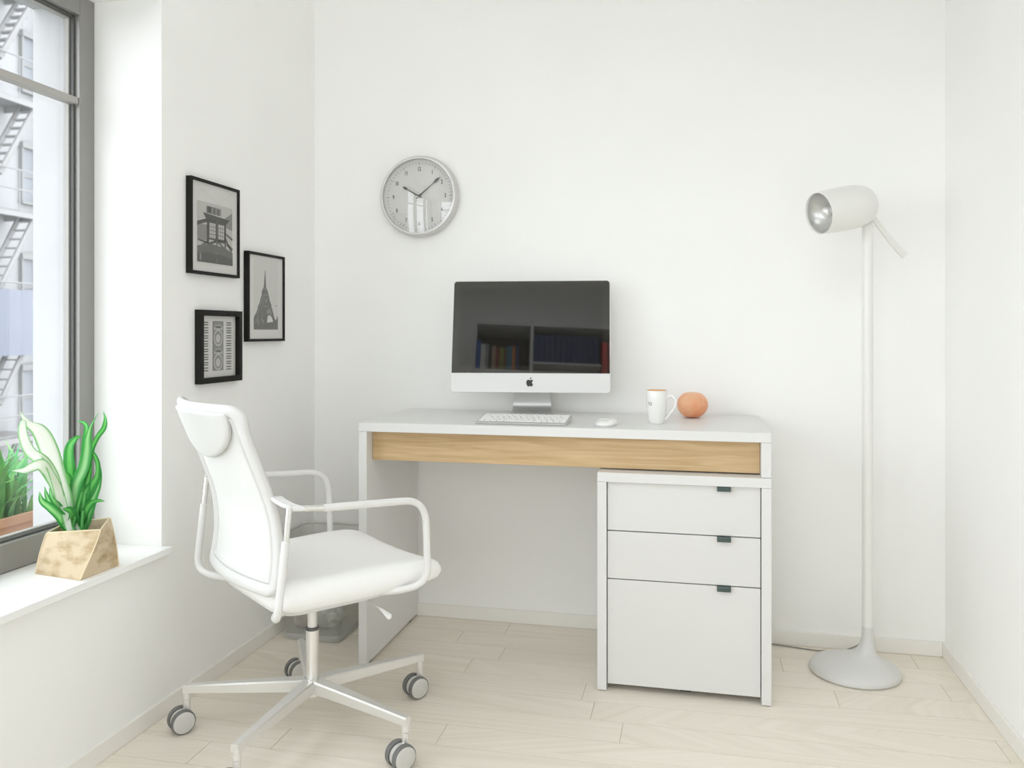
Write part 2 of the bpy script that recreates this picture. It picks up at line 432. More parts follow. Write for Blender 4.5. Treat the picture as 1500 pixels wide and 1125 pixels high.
struct(obj('baseboard_back', B((XL + bt, XR - bt, YB - bt, YB, 0, bh)), M['base'], bevel=.002), 'low pale baseboard along the back wall', 'baseboard')
struct(obj('baseboard_left', B((XL, XL + bt, YF, YB, 0, bh)), M['base'], bevel=.002), 'low pale baseboard along the window wall', 'baseboard')
struct(obj('baseboard_right', B((XR - bt, XR, YF, YB, 0, bh)), M['base'], bevel=.002), 'low pale baseboard along the right wall', 'baseboard')

w3 = bpy.data.objects.new('added_fill_window', None); w3.location = (FWX0, YF, FWZ0); link(w3); struct(w3, 'unseen wide window added for fill light below the wall bookcase behind the viewpoint', 'window')
def fpart(n, bm, m):
    o = obj(n, bm, m, w3); o.location = (-FWX0, -YF, -FWZ0)
fxm = (FWX0 + FWX1) / 2; ztr = FWZ0 + .85
fpart('window_frame', B((FWX0, FWX0 + .05, YF - .10, YF - .05, FWZ0, FWZ1), (FWX1 - .05, FWX1, YF - .10, YF - .05, FWZ0, FWZ1), (FWX0 + .05, FWX1 - .05, YF - .10, YF - .05, FWZ0, FWZ0 + .05), (FWX0 + .05, FWX1 - .05, YF - .10, YF - .05, FWZ1 - .05, FWZ1), (fxm - .03, fxm + .03, YF - .10, YF - .05, FWZ0 + .05, FWZ1 - .05)), M['base'])  # frame of the added unseen fill window
for xa, xb in ((FWX0 + .05, fxm - .03), (fxm + .03, FWX1 - .05)):
    fpart('transom_bar', B((xa, xb, YF - .10, YF - .05, ztr, ztr + .04)), M['base'])
    for za, zb in ((FWZ0 + .05, ztr), (ztr + .04, FWZ1 - .05)):
        fpart('window_pane', B((xa, xb, YF - .078, YF - .072, za, zb)), M['pane'])  # pane of the added unseen fill window

# window sill board
struct(obj('window_sill', B((-1.62, -1.368, WY0 - .02, WY1 - .0005, .435, .453), (-1.395, -1.368, WY1 - .0005, 1.945, .435, .453)), M['sill'], bevel=.0015), 'white window sill board under the potted plant', 'window sill')

# window: grey metal frame, beads, slim transom and panes
w = bpy.data.objects.new('window_1', None); w.location = (-1.62, WY1, .453); link(w); struct(w, 'tall grey framed window with a slim transom bar', 'window')
def wpart(name, bm, m, bevel=.0015):
    o = obj(name, bm, m, w, bevel=bevel); o.location = (1.62, -WY1, -.453); return o
mull = [WY0 + .03, .25, 1.04, WY1 - .03]
fz0, fz1 = .455, WZ1 + .002
bm = bmesh.new()
fw = .055
box(bm, -1.655, -1.602, WY1 - fw, WY1, fz0, fz1)
box(bm, -1.655, -1.602, WY0, WY0 + fw, fz0, fz1)
box(bm, -1.655, -1.602, WY0 + fw, WY1 - fw, fz1 - fw, fz1)
box(bm, -1.655, -1.602, WY0 + fw, WY1 - fw, fz0, fz0 + .068)
for ym in (.25, 1.04): box(bm, -1.655, -1.602, ym - .035, ym + .035, fz0 + .068, fz1 - fw)
wpart('window_frame', bm, M['wframe'])
# stepped inner beads and panes per light
edges = [(WY0 + fw, .215), (.285, 1.005), (1.075, WY1 - fw)]
for (ya, yb) in edges:
    za, zb = fz0 + .068, fz1 - fw
    bm = bmesh.new()
    t = .006
    for (a, b, c, d) in ((yb - t, yb, za, zb), (ya, ya + t, za, zb), (ya + t, yb - t, zb - t, zb), (ya + t, yb - t, za, za + t)):
        box(bm, -1.646, -1.616, a, b, c, d)
    wpart('gasket', bm, M['wframe_d'], .001)
    bm = bmesh.new(); u = t + .0045
    for (a, b, c, d) in ((yb - u, yb - t, za + t, zb - t), (ya + t, ya + u, za + t, zb - t), (ya + u, yb - u, zb - u, zb - t), (ya + u, yb - u, za + t, za + u)):
        box(bm, -1.643, -1.628, a, b, c, d)
    wpart('glazing_bead', bm, M['wframe_l'], .001)
    wpart('transom_bar', B((-1.635, -1.606, ya, yb, 1.633, 1.652)), M['wframe_l'], .002)
    for (c, d) in ((za + u, 1.6325), (1.6525, zb - u)):
        wpart('window_pane', B((-1.6405, -1.6365, ya + u, yb - u, c, d)), M['pane'], 0)

# ------------------------------------------------------------------ outside
struct(obj('balcony_slab', B((-3.2, XO, -1.0, 4.2, .08, .20)), mat('balcony_concrete', (.22, .21, .21), .9)), 'narrow grey balcony slab outside the window', 'balcony')
struct(obj('street_ground', B((-60, -3.5, -40, 70, -8.1, -8.0)), mat('street', (.10, .10, .10), .9)), 'grey street far below the window', 'ground')
def wm(o):
    m = Matrix.Translation(o.location) @ o.rotation_euler.to_matrix().to_4x4()
    return wm(o.parent) @ m if o.parent else m

def part(name, bm, mats, parent, **k):
    """bm is in world coordinates; the part becomes a child of parent"""
    bm.transform(wm(parent).inverted())
    return obj(name, bm, mats, parent, **k)

# exterior planter and the buildings across the street
def outdoor_planter():
    t = thing('outdoor_planter', 'terracotta planter box of bushy green leaves outside the window', 'planter', (-2.13, 2.0, .2))
    bm = bmesh.new()
    loft(bm, [[(x, y, z) for (x, y) in rrect(a, b, .02, 3, -2.13, 2.0)] for (a, b, z) in ((.075, .20, .2), (.095, .225, .44), (.105, .235, .44), (.105, .235, .465), (.09, .22, .465), (.085, .215, .43))])
    part('planter_box', bm, M['terra'], t, sm=30)
    bm = bmesh.new(); uv = bm.loops.layers.uv.new('UVMap'); rnd = random.Random(3)
    for i in range(230):
        bx, by = -2.13 + rnd.uniform(-.07, .07), 2.0 + rnd.uniform(-.20, .21)
        a = rnd.uniform(0, 2 * PI); h = rnd.uniform(.12, .34); sp = rnd.uniform(.02, .17); w_ = rnd.uniform(.006, .013)
        prev = None
        for j in range(6):
            s = j / 5
            p = Vector((bx + math.cos(a) * sp * s * s, by + math.sin(a) * sp * s * s, .43 + h * (s - .25 * s * s)))
            ww = w_ * (math.sin(PI * min(1, s * .9 + .12)) + .05)
            side = Vector((-math.sin(a), math.cos(a), .25)) * ww
            v = (bm.verts.new(p - side), bm.verts.new(p + side))
            if prev:
                f = bm.faces.new((prev[0], prev[1], v[1], v[0]))
                for lp, u in zip(f.loops, ((0, s - .2), (1, s - .2), (1, s), (0, s))): lp[uv].uv = u
            prev = v
    o = part('foliage', bm, M['leaf_out'], t); o['kind'] = 'stuff'
M['leaf_out'] = noise_mat('outdoor_leaf', (.06, .33, .11), (.24, .52, .13), nscale=12, rough=.6)
outdoor_planter()

M['facade'] = noise_mat('facade_plaster', (.30, .30, .305), (.325, .325, .33), nscale=.6, rough=.9)
M['facade2'] = noise_mat('facade_plaster_pale', (.42, .42, .422), (.43, .43, .432), nscale=.5, rough=.9)
M['f_glass'] = mat('facade_window_glass', (.235, .243, .265), .5)
M['f_trim'] = mat('facade_trim', (.235, .235, .232), .8)
M['escape'] = mat('fire_escape_paint', (.235, .230, .230), .7)
M['balc_blue'] = mat('blue_grey_cloth', (.175, .185, .225), .8)
FX = -16.0
t = thing('apartment_building', 'pale apartment block with a diagonal metal fire escape across the street', 'building', (FX, 12, -8))
part('facade_wall', B((FX - 9, FX, 4, 17.32, -8, 22)), M['facade'], t)
for fl in range(-3, 7):
    zt = 8.2 - 2.7 * (3 - fl)
    for yy in (16.76, 14.9, 13.0, 11.1, 9.2, 7.3, 5.4):
        bm = bmesh.new()
        box(bm, FX, FX + .10, yy, yy + .06, zt - 1.3, zt); box(bm, FX, FX + .10, yy + .42, yy + .48, zt - 1.3, zt)
        box(bm, FX, FX + .14, yy - .02, yy + .50, zt, zt + .14); box(bm, FX, FX + .14, yy - .02, yy + .50, zt - 1.36, zt - 1.3)
        box(bm, FX, FX + .06, yy + .06, yy + .42, zt - .70, zt - .64)
        fr = part('window', bm, M['f_trim'], t)
        part('pane', B((FX, FX + .03, yy + .06, yy + .42, zt - 1.3, zt)), M['f_glass'], fr)
t = thing('neighbour_building', 'blank white building beside the apartment block', 'building', (FX + .5, 24, -8))
part('facade_wall', B((FX - 8.5, FX + .45, 17.34, 34, -8, 24)), M['facade2'], t)
part('roof_cornice', B((FX - 8.5, FX + .75, 17.34, 34, 24, 24.5)), M['f_trim'], t)
t = bpy.data.objects['apartment_building']
for fl in range(0, 5):
    zp = 6.34 - 2.57 * (3 - fl)
    bm = bmesh.new()
    for i in range(9): box(bm, FX + .02 + i * .1, FX + .09 + i * .1, 14.0, 16.38, zp, zp + .05)
    box(bm, FX + .0, FX + 1.0, 14.0, 14.06, zp - .12, zp); box(bm, FX + .0, FX + 1.0, 16.32, 16.38, zp - .12, zp); box(bm, FX + .94, FX + 1.0, 14.06, 16.32, zp - .12, zp - .002)
    part('landing', bm, M['escape'], t)
    bm = bmesh.new()
    for zz in (.5, .95): tube(bm, [(FX + .97, 14.0, zp + zz), (FX + .97, 16.38, zp + zz)], .02, 6)
    for i in range(5): tube(bm, [(FX + .97, 14.0 + i * .59, zp), (FX + .97, 14.0 + i * .59, zp + .95)], .014, 6)
    part('railing', bm, M['escape'], t)
    bm = bmesh.new()
    for xx in (.45, .88):
        tube(bm, [(FX + xx, 15.30, zp - 1.78), (FX + xx, 16.33, zp)], .06, 6)
    for i in range(8): box(bm, FX + .45, FX + .88, 15.32 + i * .128, 15.46 + i * .128, zp - 1.70 + i * .219, zp - 1.67 + i * .219)
    part('stair_flight', bm, M['escape'], t)
bm = bmesh.new()
loft(bm, [[(FX + 1.03 + .03 * math.sin(k * 2.1) + dx, 14.35 + .125 * k, z) for k in range(17)] + [(FX + 1.07 + .03 * math.sin(k * 2.1) + dx, 14.35 + .125 * k, z) for k in range(16, -1, -1)] for z, dx in ((.5, 0), (1.1, .02), (1.98, 0))])
tag(obj('hanging_blanket', bm, M['balc_blue']), 'blue-grey blanket hung over a fire escape railing across the street', 'blanket')

# ------------------------------------------------------------------ framed pictures
M['photo_pale'] = mat('photo_pale_grey', (.60, .595, .57), .7)
def picture(y0, y1_, z0, z1_, face, depth, label, inset_w, paint):
    t = thing('picture_frame', label, 'picture', (XL, (y0 + y1_) / 2, z0), group=None)
    bm = bmesh.new()
    for (a, b, c, d) in ((y0, y1_, z0, z0 + face), (y0, y1_, z1_ - face, z1_), (y0, y0 + face, z0 + face, z1_ - face), (y1_ - face, y1_, z0 + face, z1_ - face)):
        box(bm, XL + .0005, XL + depth, a, b, c, d)
    part('frame', bm, M['frame_b'], t, bevel=.0008)
    bm = bmesh.new(); box(bm, XL + .001, XL + inset_w, y0 + face, y1_ - face, z0 + face, z1_ - face)
    part('mount', bm, M['paper'], t)
    bm = bmesh.new(); W_ = y1_ - y0; H_ = z1_ - z0
    def put(pts, mi, lv):
        w_ = XL + inset_w + .0003 * lv
        prism(bm, [(y0 + W_ * p[0], z0 + H_ * p[1]) for p in pts], w_ - .0001, w_ + .00015, lambda a, b, w2: (w2, a, b), mi)
    def rect(u0, u1, v0, v1, mi, lv): put([(u0, v0), (u1, v0), (u1, v1), (u0, v1)], mi, lv)
    def bar(p, q, wd, mi, lv):
        dx, dy = (q[0] - p[0]) * W_, (q[1] - p[1]) * H_; L_ = math.hypot(dx, dy); nx, ny = -dy / L_ * wd / 2 / W_, dx / L_ * wd / 2 / H_
        put([(p[0] - nx, p[1] - ny), (q[0] - nx, q[1] - ny), (q[0] + nx, q[1] + ny), (p[0] + nx, p[1] + ny)], mi, lv)
    paint(put, rect, bar)
    part('photograph', bm, [M['photo_sky'], M['photo_mid'], M['photo_dark'], M['photo_black'], M['paper'], M['photo_pale']], t)
    part('glazing', B((XL + inset_w + .0036, XL + inset_w + .0044, y0 + face, y1_ - face, z0 + face, z1_ - face)), M['print_glass'], t)
    return t

def tower_house(put, rect, bar):
    rect(.14, .86, .13, .77, 0, 1)
    put([(.62, .60), (.86, .72), (.86, .52), (.74, .54)], 1, 2)                       # roof slope at the right
    rect(.32, .62, .655, .735, 1, 2); rect(.34, .42, .665, .73, 3, 3); rect(.46, .5, .66, .73, 2, 3); rect(.54, .58, .66, .72, 2, 3)    # chimney boxes
    put([(.25, .655), (.80, .63), (.72, .575), (.31, .60)], 3, 4)                       # eaves
    put([(.14, .55), (.33, .60), (.33, .56), (.14, .51)], 3, 4)                         # lean-to roof
    rect(.15, .34, .36, .53, 1, 2)
    rect(.33, .72, .38, .60, 3, 3)                                                      # the timber room
    for u0 in (.38, .56):
        rect(u0, u0 + .12, .40, .56, 0, 4)
        for k in (1, 2): rect(u0 + .04 * k - .003, u0 + .04 * k + .003, .40, .56, 2, 5)
        for k in (1, 2, 3): rect(u0, u0 + .12, .40 + .04 * k - .003, .40 + .04 * k + .003, 2, 5)
    rect(.33, .37, .28, .60, 3, 5); rect(.69, .72, .28, .60, 3, 5); rect(.52, .545, .30, .60, 2, 5)
    bar((.15, .36), (.34, .34), .005, 3, 5); bar((.20, .29), (.33, .35), .006, 2, 5)
    bar((.36, .33), (.52, .375), .007, 3, 5); bar((.72, .375), (.54, .375), .006, 3, 5); bar((.55, .37), (.72, .29), .006, 2, 5)
    bar((.72, .47), (.86, .42), .006, 2, 5); bar((.70, .43), (.84, .28), .006, 2, 5); bar((.74, .36), (.86, .31), .008, 2, 5)
    put([(.14, .13), (.86, .13), (.86, .27), (.70, .315), (.42, .335), (.14, .295)], 2, 6)    # dark hillside / base
    put([(.14, .13), (.86, .13), (.86, .20), (.60, .235), (.30, .24), (.14, .21)], 3, 7)
    rect(.45, .56, .235, .241, 1, 8); rect(.18, .21, .15, .22, 1, 8); rect(.50, .53, .14, .19, 2, 8)
def iron_tower(put, rect, bar):
    rect(.17, .83, .135, .93, 5, 1)
    put([(.17, .135), (.83, .135), (.83, .275), (.80, .27), (.77, .24), (.73, .27), (.66, .385), (.635, .385), (.655, .405), (.60, .47), (.57, .535), (.55, .535),
         (.56, .555), (.53, .59), (.50, .62), (.478, .78), (.475, .815), (.465, .815), (.462, .78), (.435, .62), (.405, .59), (.375, .555), (.39, .535), (.36, .50), (.32, .43), (.265, .385), (.285, .385), (.24, .33), (.17, .27)], 2, 2)
    put([(.52, .215), (.69, .225), (.655, .275), (.60, .30), (.545, .295)], 4, 3)              # daylight below the arch
    put([(.50, .33), (.545, .37), (.60, .375), (.64, .34), (.66, .29), (.60, .325), (.54, .315)], 1, 3)
    for p, q in (((.30, .37), (.42, .52)), ((.34, .33), (.45, .50)), ((.25, .30), (.33, .40)), ((.42, .40), (.55, .40)), ((.43, .53), (.52, .53)), ((.45, .60), (.50, .60)), ((.20, .20), (.30, .30)), ((.36, .22), (.40, .32))):
        bar(p, q, .003, 1, 3)
    put([(.76, .405), (.785, .405), (.785, .42), (.76, .42)], 2, 3); rect(.795, .83, .27, .29, 1, 3)
    rect(.475, .50, .45, .46, 4, 4); rect(.50, .52, .475, .483, 4, 4); rect(.26, .29, .185, .25, 1, 4); rect(.40, .43, .20, .25, 1, 4)
def ornate_print(put, rect, bar):
    u0, u1 = .16, .86
    for k in range(19):
        v = .165 + k * .0365 + (.006 if k % 5 in (2, 4) else 0)
        rect(.165, .265, v, v + .017, 2, 1); rect(.70, .82, v, v + .017, 2, 1)
        rect(.665, .70, v + .006, v + .009, 1, 1); rect(.265, .30, v + .006, v + .009, 1, 1)
    rect(.37, .625, .165, .85, 2, 1); rect(.385, .61, .175, .84, 1, 2)
    for c in (.285, .62):
        put([(.4975 + .105 * math.cos(2 * PI * k / 28), c + .115 * math.sin(2 * PI * k / 28)) for k in range(28)], 0, 3)
        put([(.4975 + .085 * math.cos(2 * PI * k / 28), c + .095 * math.sin(2 * PI * k / 28)) for k in range(28)], 1, 4)
        put([(.49 + .055 * math.cos(2 * PI * k / 20), c - .01 + .06 * math.sin(2 * PI * k / 20)) for k in range(20)], 0, 5)
        rect(.43, .565, c + .118, c + .128, 4, 5); rect(.45, .545, c + .135, c + .165, 2, 5); rect(.42, .57, c + .17, c + .178, 0, 5)
        put([(.395, c + .10), (.43, c + .13), (.395, c + .16)], 0, 5); put([(.60, c + .10), (.565, c + .13), (.60, c + .16)], 0, 5)
picture(2.041, 2.292, 1.193, 1.4655, .0085, .018, 'black framed grey photograph of a timber tower house, topmost on the left wall', .0120, tower_house)
picture(2.342, 2.577, .9965, 1.284, .0085, .018, 'black framed photograph of a tall iron lattice tower, nearest the corner', .0120, iron_tower)
picture(2.083, 2.303, .8775, 1.091, .0165, .020, 'thick black box frame holding an ornate print with ladder-like bars', .005, ornate_print)

# ------------------------------------------------------------------ clock
CX, CZ, CR = -.976, 1.5165, .147
t = thing('wall_clock', 'round silver wall clock with numbered dial hanging on the back wall', 'clock', (CX, YB, CZ))
ya = (0, -1, 0)
bm = bmesh.new()
lathe(bm, [(0, .001), (.140, .001), (CR, .006), (CR, .016), (.1445, .030), (.1400, .038), (.1375, .0385), (.1345, .036), (.1335, .030), (.1335, .016)], (CX, YB, CZ), ya, 96)
part('rim', bm, M['silver'], t, sm=40)
bm = bmesh.new()
lathe(bm, [(.1375, .0375), (.1372, .0400), (.1350, .0405), (.1335, .0385)], (CX, YB, CZ), ya, 96)
part('pale_ring', bm, M['silver_l'], t, sm=60)
bm = bmesh.new(); lathe(bm, [(0, .019), (.1335, .019)], (CX, YB, CZ), ya, 96)
dial = part('dial', bm, M['dial'], t)
yy = YB - .0195
for h in range(1, 13):
    bm = bmesh.new()
    a = R(90 - 30 * h); rr = .0985
    text_bm(bm, str(h), .0205, lambda x, y, z, a=a, rr=rr: (CX + rr * math.cos(a) + x, yy - z, CZ + rr * math.sin(a) + y), sx=.66, bold=.00045)
    part('numeral', bm, M['ink'], dial)
bm = bmesh.new()
for k in range(60):
    a = R(90 - 6 * k); c, s = math.cos(a), math.sin(a)
    if k % 5 == 0: r0, r1_, hw = .113, .124, .0007
    else: r0, r1_, hw = .1188, .1214, .0013
    prism(bm, [(r0, -hw), (r1_, -hw), (r1_, hw), (r0, hw)], 0, .0003, lambda u, v, w_: (CX + u * c - v * s, YB - .0193 - w_, CZ + u * s + v * c))
part('minute_marks', bm, M['ink'], dial)
def hand(name, ang, L_, w_, off):
    bm = bmesh.new(); a = R(ang); c, s = math.cos(a), math.sin(a)
    pts = [(-.012, -.0016), (0, -.0026), (L_ * .62, -.0012), (L_ * .70, -.0016), (L_ * .80, -w_), (L_ * .86, -w_ * .95), (L_, -.0002), (L_, .0002), (L_ * .86, w_ * .95), (L_ * .80, w_), (L_ * .70, .0016), (L_ * .62, .0012), (0, .0026), (-.012, .0016)]
    prism(bm, pts, off, off + .0012, lambda u, v, q: (CX + u * c - v * s, YB - .019 - q, CZ + u * s + v * c))
    part(name, bm, M['ink'], t)
hand('hour_hand', 149, .073, .0048, .003)
hand('minute_hand', 39.5, .104, .0052, .005)
bm = bmesh.new(); lathe(bm, [(0, .030), (.0042, .029), (.0046, .024), (.0046, .0195)], (CX, YB, CZ), ya, 24)
part('hand_hub', bm, M['ink'], t, sm=40)
bm = bmesh.new(); Rg = .90; h0 = math.sqrt(Rg * Rg - .1335 ** 2)
lathe(bm, [(.1334 * k / 20, math.sqrt(Rg * Rg - (.1334 * k / 20) ** 2) - h0 + .034) for k in range(21)], (CX, YB, CZ), ya, 96)
part('domed_glass', bm, M['clockglass'], t, sm=80)

# ------------------------------------------------------------------ desk
DX0, DX1, DY0, DY1 = -1.011, .201, 2.352, 2.826
t = thing('desk', 'long white desk with a pale oak apron against the back wall', 'desk', ((DX0 + DX1) / 2, (DY0 + DY1) / 2, 0))
part('desk_top', B((DX0, DX1, DY0, DY1, .7225, .75)), M['white'], t, bevel=.0012)
part('side_panel', B((DX0, DX0 + .0265, DY0 + .0005, DY1, .009, .722)), M['white'], t, bevel=.001)
o = part('side_panel', B((DX1 - .0265, DX1, DY0 + .0005, DY1, .6262, .722)), M['white'], t, bevel=.001)
part('foot', B((DX0 + .006, DX0 + .020, DY0 + .03, DY0 + .06, 0, .009)), M['darkfoot'], t)
part('foot', B((DX0 + .006, DX0 + .020, DY1 - .07, DY1 - .04, 0, .009)), M['darkfoot'], t)
part('apron', B((DX0 + .0275, DX1 - .0275, 2.398, 2.418, .630, .7220)), M['oak'], t, bevel=.0008)

# drawer cabinet
KX0, KX1, KY0, KY1 = -.277, .201, 2.346, 2.80
t = thing('drawer_cabinet', 'white three-drawer cabinet carrying the right end of the desk', 'cabinet', ((KX0 + KX1) / 2, (KY0 + KY1) / 2, 0))
part('cabinet_top', B((KX0, KX1, KY0, KY1, .5985, .6255)), M['white'], t, bevel=.001)
part('side_panel', B((KX0, KX0 + .0262, KY0 + .0008, KY1, .003, .598)), M['white'], t, bevel=.001)
part('side_panel', B((KX1 - .0262, KX1, KY0 + .0008, KY1, .003, .598)), M['white'], t, bevel=.001)
part('back_panel', B((KX0 + .027, KX1 - .027, KY1 - .012, KY1 - .002, .03, .598)), M['white'], t)
part('bottom_panel', B((KX0 + .027, KX1 - .027, KY0 + .045, KY1 - .013, .026, .040)), M['white'], t)
part('foot', B((-.045, -.015, KY0 + .05, KY0 + .08, 0, .026)), M['darkfoot'], t)
dx0, dx1 = KX0 + .0282, KX1 - .0282
for (z0, z1_) in ((.4595, .5965), (.3215, .4565), (.0190, .3185)):
    bm = bmesh.new(); box(bm, dx0, dx1, KY0 + .012, KY0 + .030, z0, z1_)
    d = part('drawer', bm, M['whitef'], t, bevel=.001)
    part('drawer_box', B((dx0 + .012, dx1 - .012, KY0 + .0305, KY1 - .05, z0 + .012 if z0 > .05 else .042, z1_ - .02)), M['white'], d)
    bm = bmesh.new()
    prism(bm, [(0, 0), (.010, 0), (.0125, -.003), (.0125, -.0135), (.0105, -.0135), (.0105, -.004), (.009, -.0022), (0, -.0022)], .056, .0935, lambda a, b, w_: (w_, KY0 + .0125 - a, z1_ + .0015 + b))
    part('handle', bm, M['handle'], d, bevel=.0004)

# ------------------------------------------------------------------ computer
mon = thing('desktop_computer', 'slim all-in-one computer with black screen and white chin on the desk', 'computer', (-.536, 2.655, .75), R(6.7))
TL = R(10.7)
def mmap(x, h, dep):          # h along the tilted face, dep backwards
    z0 = .078
    return (x, -.011 + math.sin(TL) * h + math.cos(TL) * dep, z0 + math.cos(TL) * h - math.sin(TL) * dep)
MW, MH = .264, .379
bm = bmesh.new(); n = 8
def out(ix, rr, dep, y0=0, y1_=0): return [mmap(x, h, dep) for (x, h) in rrect(MW - ix, MH / 2 - ix, max(rr - ix, .003), n, 0, MH / 2)]
loops = [out(.0008, .012, 0), out(0, .012, .001), out(0, .012, .005), out(.012, .02, .009), out(.06, .04, .022), out(.12, .05, .034), out(.17, .015, .038)]
loft(bm, loops); obj('housing', bm, M['chin'], mon, sm=30)
bm = bmesh.new()
low = .0645; hh = MH - .0022; rad = .010
gp = [(-(MW - .0022), low), ((MW - .0022), low)]
gp += [(MW - .0022 - rad + rad * math.cos(R(a)), hh - rad + rad * math.sin(R(a))) for a in range(0, 91, 15)]
gp += [(-(MW - .0022) + rad - rad * math.sin(R(a)), hh - rad + rad * math.cos(R(a))) for a in range(0, 91, 15)]
prism(bm, gp, -.0012, .0002, lambda a, b, w_: mmap(a, b, w_))
glass = obj('screen_glass', bm, M['bezel'], mon)
bm = bmesh.new(); prism(bm, [(-.2395, low + .0235), (.2395, low + .0235), (.2395, hh - .0235), (-.2395, hh - .0235)], -.00145, -.0012, lambda a, b, w_: mmap(a, b, w_))
obj('display', bm, M['screen'], glass)
# emblem on the chin
sc_ = 5.9e-5
ap = [(520, 478), (470, 455), (430, 446), (380, 452), (335, 492), (306, 555), (303, 640), (322, 720), (362, 788), (415, 828), (440, 830), (475, 812), (510, 803), (545, 812), (575, 828), (605, 826), (650, 785), (692, 716), (655, 682), (633, 640), (630, 592), (645, 545), (684, 500), (655, 462), (615, 446), (570, 455)]
lf = [(498, 412), (508, 372), (545, 334), (592, 322), (600, 345), (578, 388), (536, 416)]
bm = bmesh.new()
for poly in (ap, lf):
    prism(bm, [((x - 497) * sc_, .0335 + (600 - y) * sc_) for x, y in poly], -.0005, .0002, lambda a, b, w_: mmap(a, b, w_))
obj('emblem', bm, M['logo'], mon)
bm = bmesh.new()
# one bent sheet: foot plate, curved bend, neck rising to the hinge
path = [(-.075, .0035), (.045, .0035), (.075, .0045), (.092, .012), (.100, .028), (.098, .06), (.088, .11), (.070, .165), (.052, .19)]
path = [(p.x, p.y) for p in catmull([(a, b, 0) for a, b in path], 5)]
thk = .0035
lft, rgt = [], []
ups = []
for i, p in enumerate(path):
    a = path[max(0, i - 1)]; b = path[min(len(path) - 1, i + 1)]
    dx, dz = b[0] - a[0], b[1] - a[1]; L_ = math.hypot(dx, dz); ups.append((-dz / L_ * thk, dx / L_ * thk))
loops = []
for p, u in zip(path, ups):
    hw = .066 - max(0, p[1] - .012) * .07
    loops.append([(-hw, p[0] - u[0], max(p[1] - u[1], .0003)), (hw, p[0] - u[0], max(p[1] - u[1], .0003)), (hw, p[0] + u[0], p[1] + u[1]), (-hw, p[0] + u[0], p[1] + u[1])])
loft(bm, loops); obj('stand', bm, M['alu_d'], mon, sm=40)

# keyboard
kb = thing('keyboard', 'thin white wireless keyboard in front of the computer stand', 'keyboard', (-.513, 2.455, .75), R(0.3))
KW, KD = .1385, .0625
bm = bmesh.new()
prism(bm, [(-KD, .0006), (KD - .012, .0006), (KD - .012, .006), (KD, .006), (KD + .001, .010), (KD, .0175), (KD - .012, .0185), (-KD, .0052)], -KW, KW, lambda a, b, w_: (w_, a, b))
obj('tray', bm, M['kbd'], kb, bevel=.0012)
rows_k = [([1] * 14, .55), ([1] * 13 + [1.55], 1), ([1.55] + [1] * 13, 1), ([1.8] + [1] * 11 + [1.8], 1), ([2.35] + [1] * 10 + [2.35], 1), ([1, 1, 1, 1.25, 5, 1.25, 1, 1, 1, 1], 1)]
y = KD - .004; slope = (.0185 - .0052) / (2 * KD - .012)
for ws, hgt in rows_k:
    tot = sum(ws); x = -KW + .004; unit = (2 * KW - .008) / tot; hh_ = .0182 * hgt
    for w_ in ws:
        kx0, kx1 = x + .0014, x + w_ * unit - .0014; ky1, ky0 = y - .0014, y - hh_ + .0006
        bm = bmesh.new()
        def kz(yy_): return .0052 + slope * (min(yy_, KD - .012) + KD)
        pts = [(kx0, ky0), (kx1, ky0), (kx1, ky1), (kx0, ky1)]
        loft(bm, [[(a, b, kz(b) - .0005) for a, b in pts], [(a, b, kz(b) + .0016) for a, b in pts], [(a + (.0006 if a == kx0 else -.0006), b + (.0006 if b == ky0 else -.0006), kz(b) + .0022) for a, b in pts]])
        obj('key', bm, M['key'], kb)
        x += w_ * unit
    y -= hh_

# mouse
ms = thing('computer_mouse', 'small white low-domed mouse right of the keyboard', 'mouse', (-.262, 2.445, .75), R(-4))
bm = bmesh.new()
def sup(a, b, e, n=40): return [(a * math.copysign(abs(math.cos(2 * PI * k / n)) ** e, math.cos(2 * PI * k / n)), b * math.copysign(abs(math.sin(2 * PI * k / n)) ** e, math.sin(2 * PI * k / n))) for k in range(n)]
def dome(x, y_): return .0205 * (1 - (x / .034) ** 4 * .35) * (1 - abs(y_ / .058) ** 2.6 * .62)
lp = []
for s, zf in ((1, 0), (1.0, .28), (.93, .62), (.78, .85), (.5, .97), (.2, 1.0)):
    lp.append([(x * s, y_ * s, .004 + (dome(x * s, y_ * s) - .004) * zf) for x, y_ in sup(.0305, .0545, .75)])
loft(bm, lp); obj('shell', bm, M['ceramic'], ms, sm=60)
bm = bmesh.new(); loft(bm, [[(x * .9, y_ * .95, 0) for x, y_ in sup(.0305, .0545, .75)], [(x * .97, y_ * .98, .0042) for x, y_ in sup(.0305, .0545, .75)]])
obj('base', bm, M['alu'], ms)

# mug
mg = thing('mug', 'tall white tapered mug with a tan rim and small grey lettering', 'mug', (-.118, 2.535, .75))
bm = bmesh.new()
pf = [(0, .003), (.019, .003), (.0205, 0), (.0222, .0005), (.0235, .006), (.0262, .020), (.0288, .038), (.0304, .060), (.0308, .080), (.0308, .0995), (.0300, .1005), (.0292, .0995), (.0290, .080), (.0284, .055), (.0262, .030), (.022, .012), (.012, .0075), (0, .007)]
mi_ = [0] * 9 + [1] * 8
lathe(bm, pf, seg=64, mis=mi_)
body = obj('body', bm, [M['ceramic'], M['tan']], mg, sm=50)
bm = bmesh.new()
hp = catmull([(.0285, 0, .0735), (.036, 0, .081), (.047, 0, .083), (.056, 0, .074), (.0575, 0, .062), (.053, 0, .046), (.043, 0, .033), (.034, 0, .022), (.0255, 0, .013)], 5)
tube(bm, hp, [.0042] * len(hp), 12); o = obj('handle', bm, M['ceramic'], mg, sm=60)
o.scale = (1, 1.25, 1); o.rotation_euler = (0, 0, R(-6))
bm = bmesh.new()
